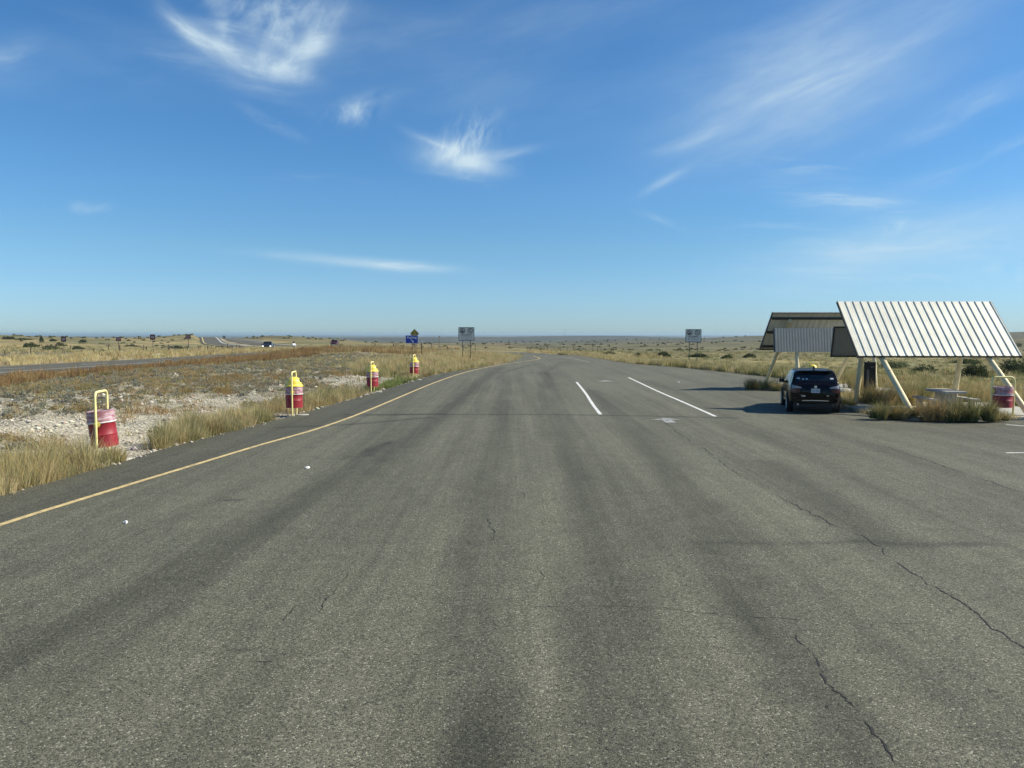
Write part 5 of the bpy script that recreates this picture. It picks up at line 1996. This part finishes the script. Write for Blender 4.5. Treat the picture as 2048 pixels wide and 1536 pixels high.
x, y = region_pts(6000, (-62, -40), (50, 215), lambda x, y: (dist_poly(x, y, HWYp[::2]) > 5.9) & (hw_off(x, y) < -10.3) & (dist_poly(x, y, HWYp[::2]) < 15) & (dist_poly(x, y, HWY2p[::2]) > 5.4))
rr_ = np.hypot(x, y)
stuff('golden_field_grass', [
    tuft_arrays(x, y, 26, .95 * rng.uniform(.6, 1.1, len(x)), .45, .5, rr_ * .0004, GG, GG, colvar=.2),
    field(5200, -40, -10, 75, 300, FIELD_L, .55, GG + [(2, GRN), (2, TAN)], 18),
    field(1600, -22, -3, 150, 330, lambda x, y: (dist_poly(x, y, HWYp[::3]) > 7) & (dist_poly(x, y, EXITp[::2]) > 5), .6, GG, 18),
], 'golden field grass on the far side of the highway', 'grass')

# right-hand side: the tall green-footed fringe and the open field
dR = lambda x, y: x - xr(y)
y = np.exp(rng.uniform(math.log(46.5), math.log(118), 1700))
off = rng.uniform(.1, 3.2, len(y)); x = xr(y) + off
rr_ = np.hypot(x, y)
gold_y = sstep(58, 80, y)
k1 = rng.uniform(size=len(y)) < gold_y
fr = [tuft_arrays(x[k1], y[k1], 46, .95 * rng.uniform(.6, 1.1, k1.sum()), .4, .5, rr_[k1] * .0004, GG + [(1.5, GRN)], GG, colvar=.3),
      tuft_arrays(x[~k1], y[~k1], 60, .95 * rng.uniform(.6, 1.1, (~k1).sum()), .4, .5, rr_[~k1] * .0004, [(4, GRN), (3, DGRN), (2, STRAW), (2, PALE)], GG, colvar=.35)]
x, y = region_pts(500, (2, 26), (104, 150), lambda x, y: (dEx(x, y) > 4.6) & (dEx(x, y) < 16) & (x > np.interp(y, EXITp[:, 1], EXITp[:, 0])))
fr.append(tuft_arrays(x, y, 30, .8 * rng.uniform(.6, 1.1, len(x)), .5, .5, np.hypot(x, y) * .0004, GG, GG, colvar=.2))
stuff('fringe_grass', fr, 'tall grass fringe along the right edge of the lot, green at its foot', 'grass')

FR = lambda x, y: (x > xr(y) + 2.2) & (y < Y_END) | ((y >= Y_END) & (dEx(x, y) > 6) & (x > 3))
stuff('field_grass', [
    field(7000, 2, 58, 34, 190, FR, .42, GG + [(11, GRN), (5, np.array((.24, .24, .12))), (3, TAN), (3, DGRN * 1.3)], 22, tip=GG),
    field(1800, 18, 40, 30, 75, FR, .50, [(6, GRN), (4, DGRN), (3, STRAW), (2, PALE)], 30),
], 'green and straw coloured field grass on the open ground right of the lot', 'grass')
x, y = region_pts(900, (15.2, 26), (31.6, 50), lambda x, y: (x > xr(y) + .1))
stuff('field_grass', [tuft_arrays(x, y, 40, .62 * rng.uniform(.5, 1.1, len(x)), .35, .55, .014, [(4, STRAW), (3, TAN), (3, GRN), (2, PALE), (1.5, ORNG)], GG, colvar=.3)], 'straw and orange grass just behind the two shelters', 'grass')


def tussock(name, px, py, rad, hgt, nb, table, label, group=None, lean=.6, z=0.1, wk=1.0, tip=GG, xy=None):
    p = at(px, py, z) if xy is None else Vector((xy[0], xy[1], z))
    rad *= 1.0; hgt *= 1.7; nb = int(nb * 1.5); py -= 5
    p = at(px, py, z) if xy is None else Vector((xy[0], xy[1], z))
    nsub = max(7, int(rad / .05))
    cx_ = p.x + rng.normal(0, rad * .62, nsub); cy_ = p.y + rng.normal(0, rad * .34, nsub)
    arr = tuft_arrays(cx_, cy_, np.maximum(14, (nb / nsub * rng.uniform(.4, 1.7, nsub)).astype(int)), hgt * rng.uniform(.45, 1.12, nsub), rad * rng.uniform(.2, .5, nsub), lean * 1.2, .011 * wk, table, tip, hpow=.9, colvar=.45)
    arr = list(arr)
    arr[2] = np.full(len(arr[0]), z - .04)
    arr = [arr[0] - p.x, arr[1] - p.y, arr[2] - z] + arr[3:]
    o = blades_mesh(name, *arr)
    o.location = p
    return prop(o, label, 'grass clump', group)


TG = 'grass clumps round the picnic shelters'
IG = [(3, GRN), (6, DGRN), (2.5, TAN), (1.5, STRAW), (1, ORNG)]
IS = [(4, STRAW), (3, TAN), (2, ORNG), (2, GRN), (1, DGRN)]
tussock('grass_clump', 1768, 839, .42, .50, 700, IG, 'dark spiky grass clump on the kerb left of the front leg of the nearer shelter', TG)
tussock('grass_clump', 1798, 838, .32, .52, 600, IG + [(3, STRAW)], 'grass clump wrapped round the foot of the nearer shelter front left leg', TG)
tussock('grass_clump', 1868, 842, .40, .74, 800, IS, 'tan grass clump in front of the picnic table, right of the bare slab', TG)
tussock('grass_clump', 1925, 843, .45, .74, 1000, IG, 'widest dark grass clump in front of the picnic table', TG)
tussock('grass_clump', 1962, 843, .42, .70, 900, IG, 'dark grass clump beside the open trash barrel', TG)
tussock('grass_clump', 1992, 843, .30, .42, 450, IG + [(4, STRAW)], 'small straggly grass clump under the open trash barrel', TG)
tussock('grass_clump', 1835, 806, .50, .75, 900, [(4, GRN), (3, DGRN), (1, STRAW)], 'round green grass clump between the shelter legs, left of the picnic table', TG)
tussock('grass_clump', 1745, 812, .60, .85, 1100, IS, 'tall orange tan grass clump between the leaning leg and the dark cabinet', TG)
tussock('grass_clump', 1785, 816, .55, .75, 1000, IS, 'tan grass clump behind the front left leg of the nearer shelter', TG)
tussock('grass_clump', 1693, 815, .35, .42, 420, IG, 'low dark grass clump at the foot of the rear left leg by the car', TG)
tussock('grass_clump', 1900, 806, .55, .62, 900, IS, 'tan grass clump directly behind the picnic table', TG)
tussock('grass_clump', 1965, 806, .55, .62, 900, IS, 'tan grass clump behind the right bench of the picnic table', TG)
tussock('grass_clump', 1512, 781, .45, .55, 600, IG, 'dark grass clump left of the long leg of the farther shelter', TG)
tussock('grass_clump', 1537, 781, .50, .60, 700, IS, 'tan grass clump at the foot of the farther shelter long leg', TG)
tussock('grass_clump', 1556, 783, .35, .42, 420, IG + [(3, STRAW)], 'small grass clump at the left flank of the dark car', TG)
tussock('grass_clump', 1706, 781, .5, .75, 700, IS, 'straw grass clump right of the pale slab beyond the car', TG)
tussock('grass_clump', 1725, 786, .5, .7, 700, IS, 'tan grass clump in front of the dark cabinet', TG)
tussock('grass_clump', 228, 925, .28, .40, 500, GA, 'low straw grass clump at the foot of the lidless trash barrel', z=0.0)


x = np.concatenate((rng.uniform(14.5, 17.2, 90), rng.normal(13.1, .25, 40))); y = np.concatenate((rng.normal(26.15, .22, 90), rng.uniform(26.5, 31.4, 40)))
a_ = list(tuft_arrays(x, y, 16, rng.uniform(.10, .38, len(x)), .22, 1.0, .010, IS + [(3, PALE)], GG, colvar=.4))
a_[2] = np.full(len(a_[0]), .07)
stuff('weeds', [tuple(a_)], 'straggly dry weeds along the kerb of the nearer shelter pad', 'weeds')


# bushes one can tell apart
def bush(px, py, wpx, hpx, table, label, group, cat='bush', nleaf=900):
    p = at(px, py)
    rr_ = math.hypot(p.x, p.y)
    z = gz(p.x, p.y)
    rad = wpx / F * rr_ / 2; hg = hpx / F * rr_
    root = empty('bush', (p.x, p.y, z), 0, label=label, cat=cat, group=group)
    crown = brush('crown', np.array([p.x]), np.array([p.y]), rad, hg, nleaf, max(.05, rr_ * .0011), table)
    crown.parent = root
    crown.matrix_parent_inverse = Matrix.Translation((-p.x, -p.y, -z))
    st = MB()
    for k in range(5):
        a = random.uniform(0, 6.28)
        st.tube([(0, 0, -.1), (rad * .3 * math.cos(a), rad * .3 * math.sin(a), hg * .35), (rad * .55 * math.cos(a), rad * .55 * math.sin(a), hg * .7)], [.04, .03, .015], 6)
    st.build('stems', M['rust_post'], root)
    return root


BT = [(4, np.array((.085, .10, .045))), (3, np.array((.055, .07, .03))), (2, np.array((.14, .15, .07)))]
BL = [(4, np.array((.15, .16, .075))), (3, np.array((.10, .115, .05))), (1, OLIVE)]
GB_ = 'bushes in the field right of the lot'
bush(1327, 709, 34, 13, BT, 'rounded green bush left of the right-hand notice', GB_)
bush(1398, 710, 48, 9, BT, 'low dark bush just behind the posts of the right-hand notice', GB_)
bush(1500, 710, 30, 9, BT, 'dark bush left of the farther shelter roof', GB_)
bush(1455, 712, 26, 8, BL, 'pale low bush between the right notice and the farther shelter', GB_)
bush(1218, 706, 44, 10, BL, 'low olive bush behind the golden fringe where the lot narrows', GB_)
bush(1275, 709, 22, 7, BL, 'small olive bush a little left of the rounded green bush', GB_)
bush(1790, 730, 70, 14, BL, 'wide olive bush seen under the nearer shelter roof', GB_)
bush(1850, 744, 60, 18, BT, 'dark bush seen between the nearer shelter leaning leg and its rear right leg', GB_)
bush(1950, 752, 60, 30, BT, 'large dark bush seen left of the right leaning leg', GB_, nleaf=1600)
bush(2030, 748, 70, 34, BT, 'large dark bush cut by the right margin, beyond the open trash barrel', GB_, nleaf=1600)
bush(1935, 722, 60, 10, BL, 'pale bush just below the eave of the nearer shelter', GB_)
GL_ = 'bushes in the field beyond the highway'
bush(350, 693, 36, 9, BT, 'green bush below the second wrong way board', GL_)
bush(60, 694, 30, 9, BT, 'dark bush at the left margin, nearest the highway', GL_)
bush(100, 697, 34, 9, BL, 'olive bush left of the first no entry sign', GL_)
bush(120, 690, 22, 8, BL, 'pale bush right below the first no entry sign', GL_)
bush(155, 697, 24, 7, BT, 'dark low bush right of the first no entry sign', GL_)
bush(205, 707, 14, 9, BL, 'small upright bush by the fence left of the first wrong way board', GL_)
bush(262, 686, 34, 7, BL, 'long olive bush behind the first wrong way board', GL_)

# far scrub, one mass
x, y = polar_pts(2300, -40, 40, 190, 1700, lambda x, y: (dist_poly(x, y, HWYp[::3]) > 9) & (dist_poly(x, y, HWY2p[::2]) > 8) & (dist_poly(x, y, EXITp[::2]) > 8) & (vnoise(x / 40., y / 40., 97) + .25 * (np.hypot(x, y) > 400) > .55))
r_ = np.hypot(x, y)
o = brush('scrub', x, y, rng.uniform(.5, 1.5, len(x)) * np.interp(r_, [130, 500, 1700], [.75, 1.2, 2.2]), rng.uniform(.3, .85, len(x)) * np.interp(r_, [130, 500, 1700], [.75, 1.2, 1.8]), 26, np.maximum(.16, r_ * .0010), [(3, BL[0][1]), (8, OLIVE * .9), (1, SCRUB * 1.4)], 'stuff')
prop(o, 'dark scrub dotted over the far slopes', 'scrub')

# skyline bushes on the left
for px, w_, hh_, lab in ((15, 20, 7, 'dark bush on the left skyline, first from the left margin'), (26, 9, 8, 'narrow bush on the left skyline beside the first dark one'), (84, 7, 10, 'tall forked bush alone on the left skyline'),
                         (46, 34, 4, 'long low thicket on the left skyline'), (107, 14, 5, 'low dark bush on the left skyline left of the no entry sign'), (166, 14, 6, 'dark bush on the skyline between the first no entry and wrong way signs')):
    dist = 330.0
    x_ = (px - 1024) / F * dist
    z = gz(x_, dist)
    root = empty('bush', (x_, dist, z), 0, label=lab, cat='bush', group='bushes on the left skyline')
    rad = w_ / F * dist * .6; hg = hh_ / F * dist
    crown = brush('crown', np.array([x_]), np.array([dist]), rad, hg, 420, .3, BT)
    crown.parent = root
    crown.matrix_parent_inverse = Matrix.Translation((-x_, -dist, -z))

# ------------------------------------------------------------------ small litter and kerb stones
for px, py, s_, lab in ((615, 937, .10, 'scrap of white paper lying left of the long dark tyre streak'), (251, 1047, .07, 'scrap of white paper on the asphalt just inside the yellow line'),
                        (1357, 765, .14, 'white scrap on the asphalt left of the farther shelter shadow'), (1660, 762, .15, 'white scrap in the grass by the farther shelter leg'), (832, 752, .12, 'white bag blown against the verge by the farthest trash can')):
    p = at(px, py)
    s_ *= .62
    mb = MB()
    vs = [(s_ * math.cos(a) * random.uniform(.6, 1.2), s_ * .8 * math.sin(a) * random.uniform(.6, 1.2), .012 + .035 * random.random()) for a in np.linspace(0, 6.28, 8)[:-1]]
    mb.add(vs + [(0, 0, .05)] + [(v[0] * .96, v[1] * .96, .005) for v in vs], [(i, (i + 1) % 7, 7) for i in range(7)] + [(i, 8 + i, 8 + (i + 1) % 7, (i + 1) % 7) for i in range(7)])
    o = mb.build('paper_scrap', M['litter_white'])
    o.location = (p.x, p.y, max(gz(p.x, p.y), 0.0) if px not in (832, 1660) else gz(p.x, p.y))
    prop(o, lab, 'litter', 'white scraps of litter')


def stone_obj(px, py, w_, d_, h_, lab):
    p = at(px, py)
    mb = MB()
    n = 11
    b = [(w_ / 2 * math.cos(a) * random.uniform(.8, 1.1), d_ / 2 * math.sin(a) * random.uniform(.8, 1.1)) for a in np.linspace(0, 2 * math.pi, n + 1)[:-1]]
    vs = [(x, y, -.06) for x, y in b] + [(x * 1.02, y * 1.02, h_ * .6) for x, y in b] + [(x * .82, y * .82, h_ * random.uniform(.85, 1.1)) for x, y in b]
    fs = []
    for L_ in (0, n):
        for i in range(n):
            fs.append((L_ + i, L_ + (i + 1) % n, L_ + n + (i + 1) % n, L_ + n + i))
    fs.append(tuple(2 * n + i for i in range(n)))
    o = MB().add(vs, fs).build('stone_slab', M['concrete'], None, bevel=.01)
    o.location = (p.x, p.y, gz(p.x, p.y) + .02)
    o.rotation_euler = (0, 0, random.uniform(-.5, .5))
    return prop(o, lab, 'stone', 'pale slabs at the edge of the lot')


stone_obj(252, 918, .26, .34, .05, 'pale stone slab right of the lidless barrel at the road edge')
stone_obj(607, 830, .42, .3, .04, 'pale stone slab at the foot of the second trash can')
stone_obj(757, 784, .4, .3, .04, 'pale stone slab at the foot of the third trash can')
stone_obj(838, 760, .4, .3, .05, 'pale stone slab at the foot of the farthest trash can')
stone_obj(1686, 787, .95, .5, .26, 'pale concrete block right of the dark car, before the far grass')

# ------------------------------------------------------------------ haze
HAZE = 1.1e-4
mb = MB()
mb.box((0, 15500, -60), (70000, 91000, 2 * 75 + 0))
hz = mb.build('haze', None)
hz.data.materials.clear()
hm = bpy.data.materials.new('haze')
hm.use_nodes = True
k = NG(hm.node_tree)
k.n.clear()
pv = k.new('ShaderNodeVolumePrincipled')
pv.inputs['Color'].default_value = (0.56, 0.75, 0.86, 1)
pv.inputs['Density'].default_value = HAZE
pv.inputs['Anisotropy'].default_value = 0.2
ou = k.new('ShaderNodeOutputMaterial')
k.l.new(pv.outputs[0], ou.inputs['Volume'])
hz.data.materials.append(hm)
prop(hz, 'thin blue haze lying over the distant plain', 'haze', kind='stuff')
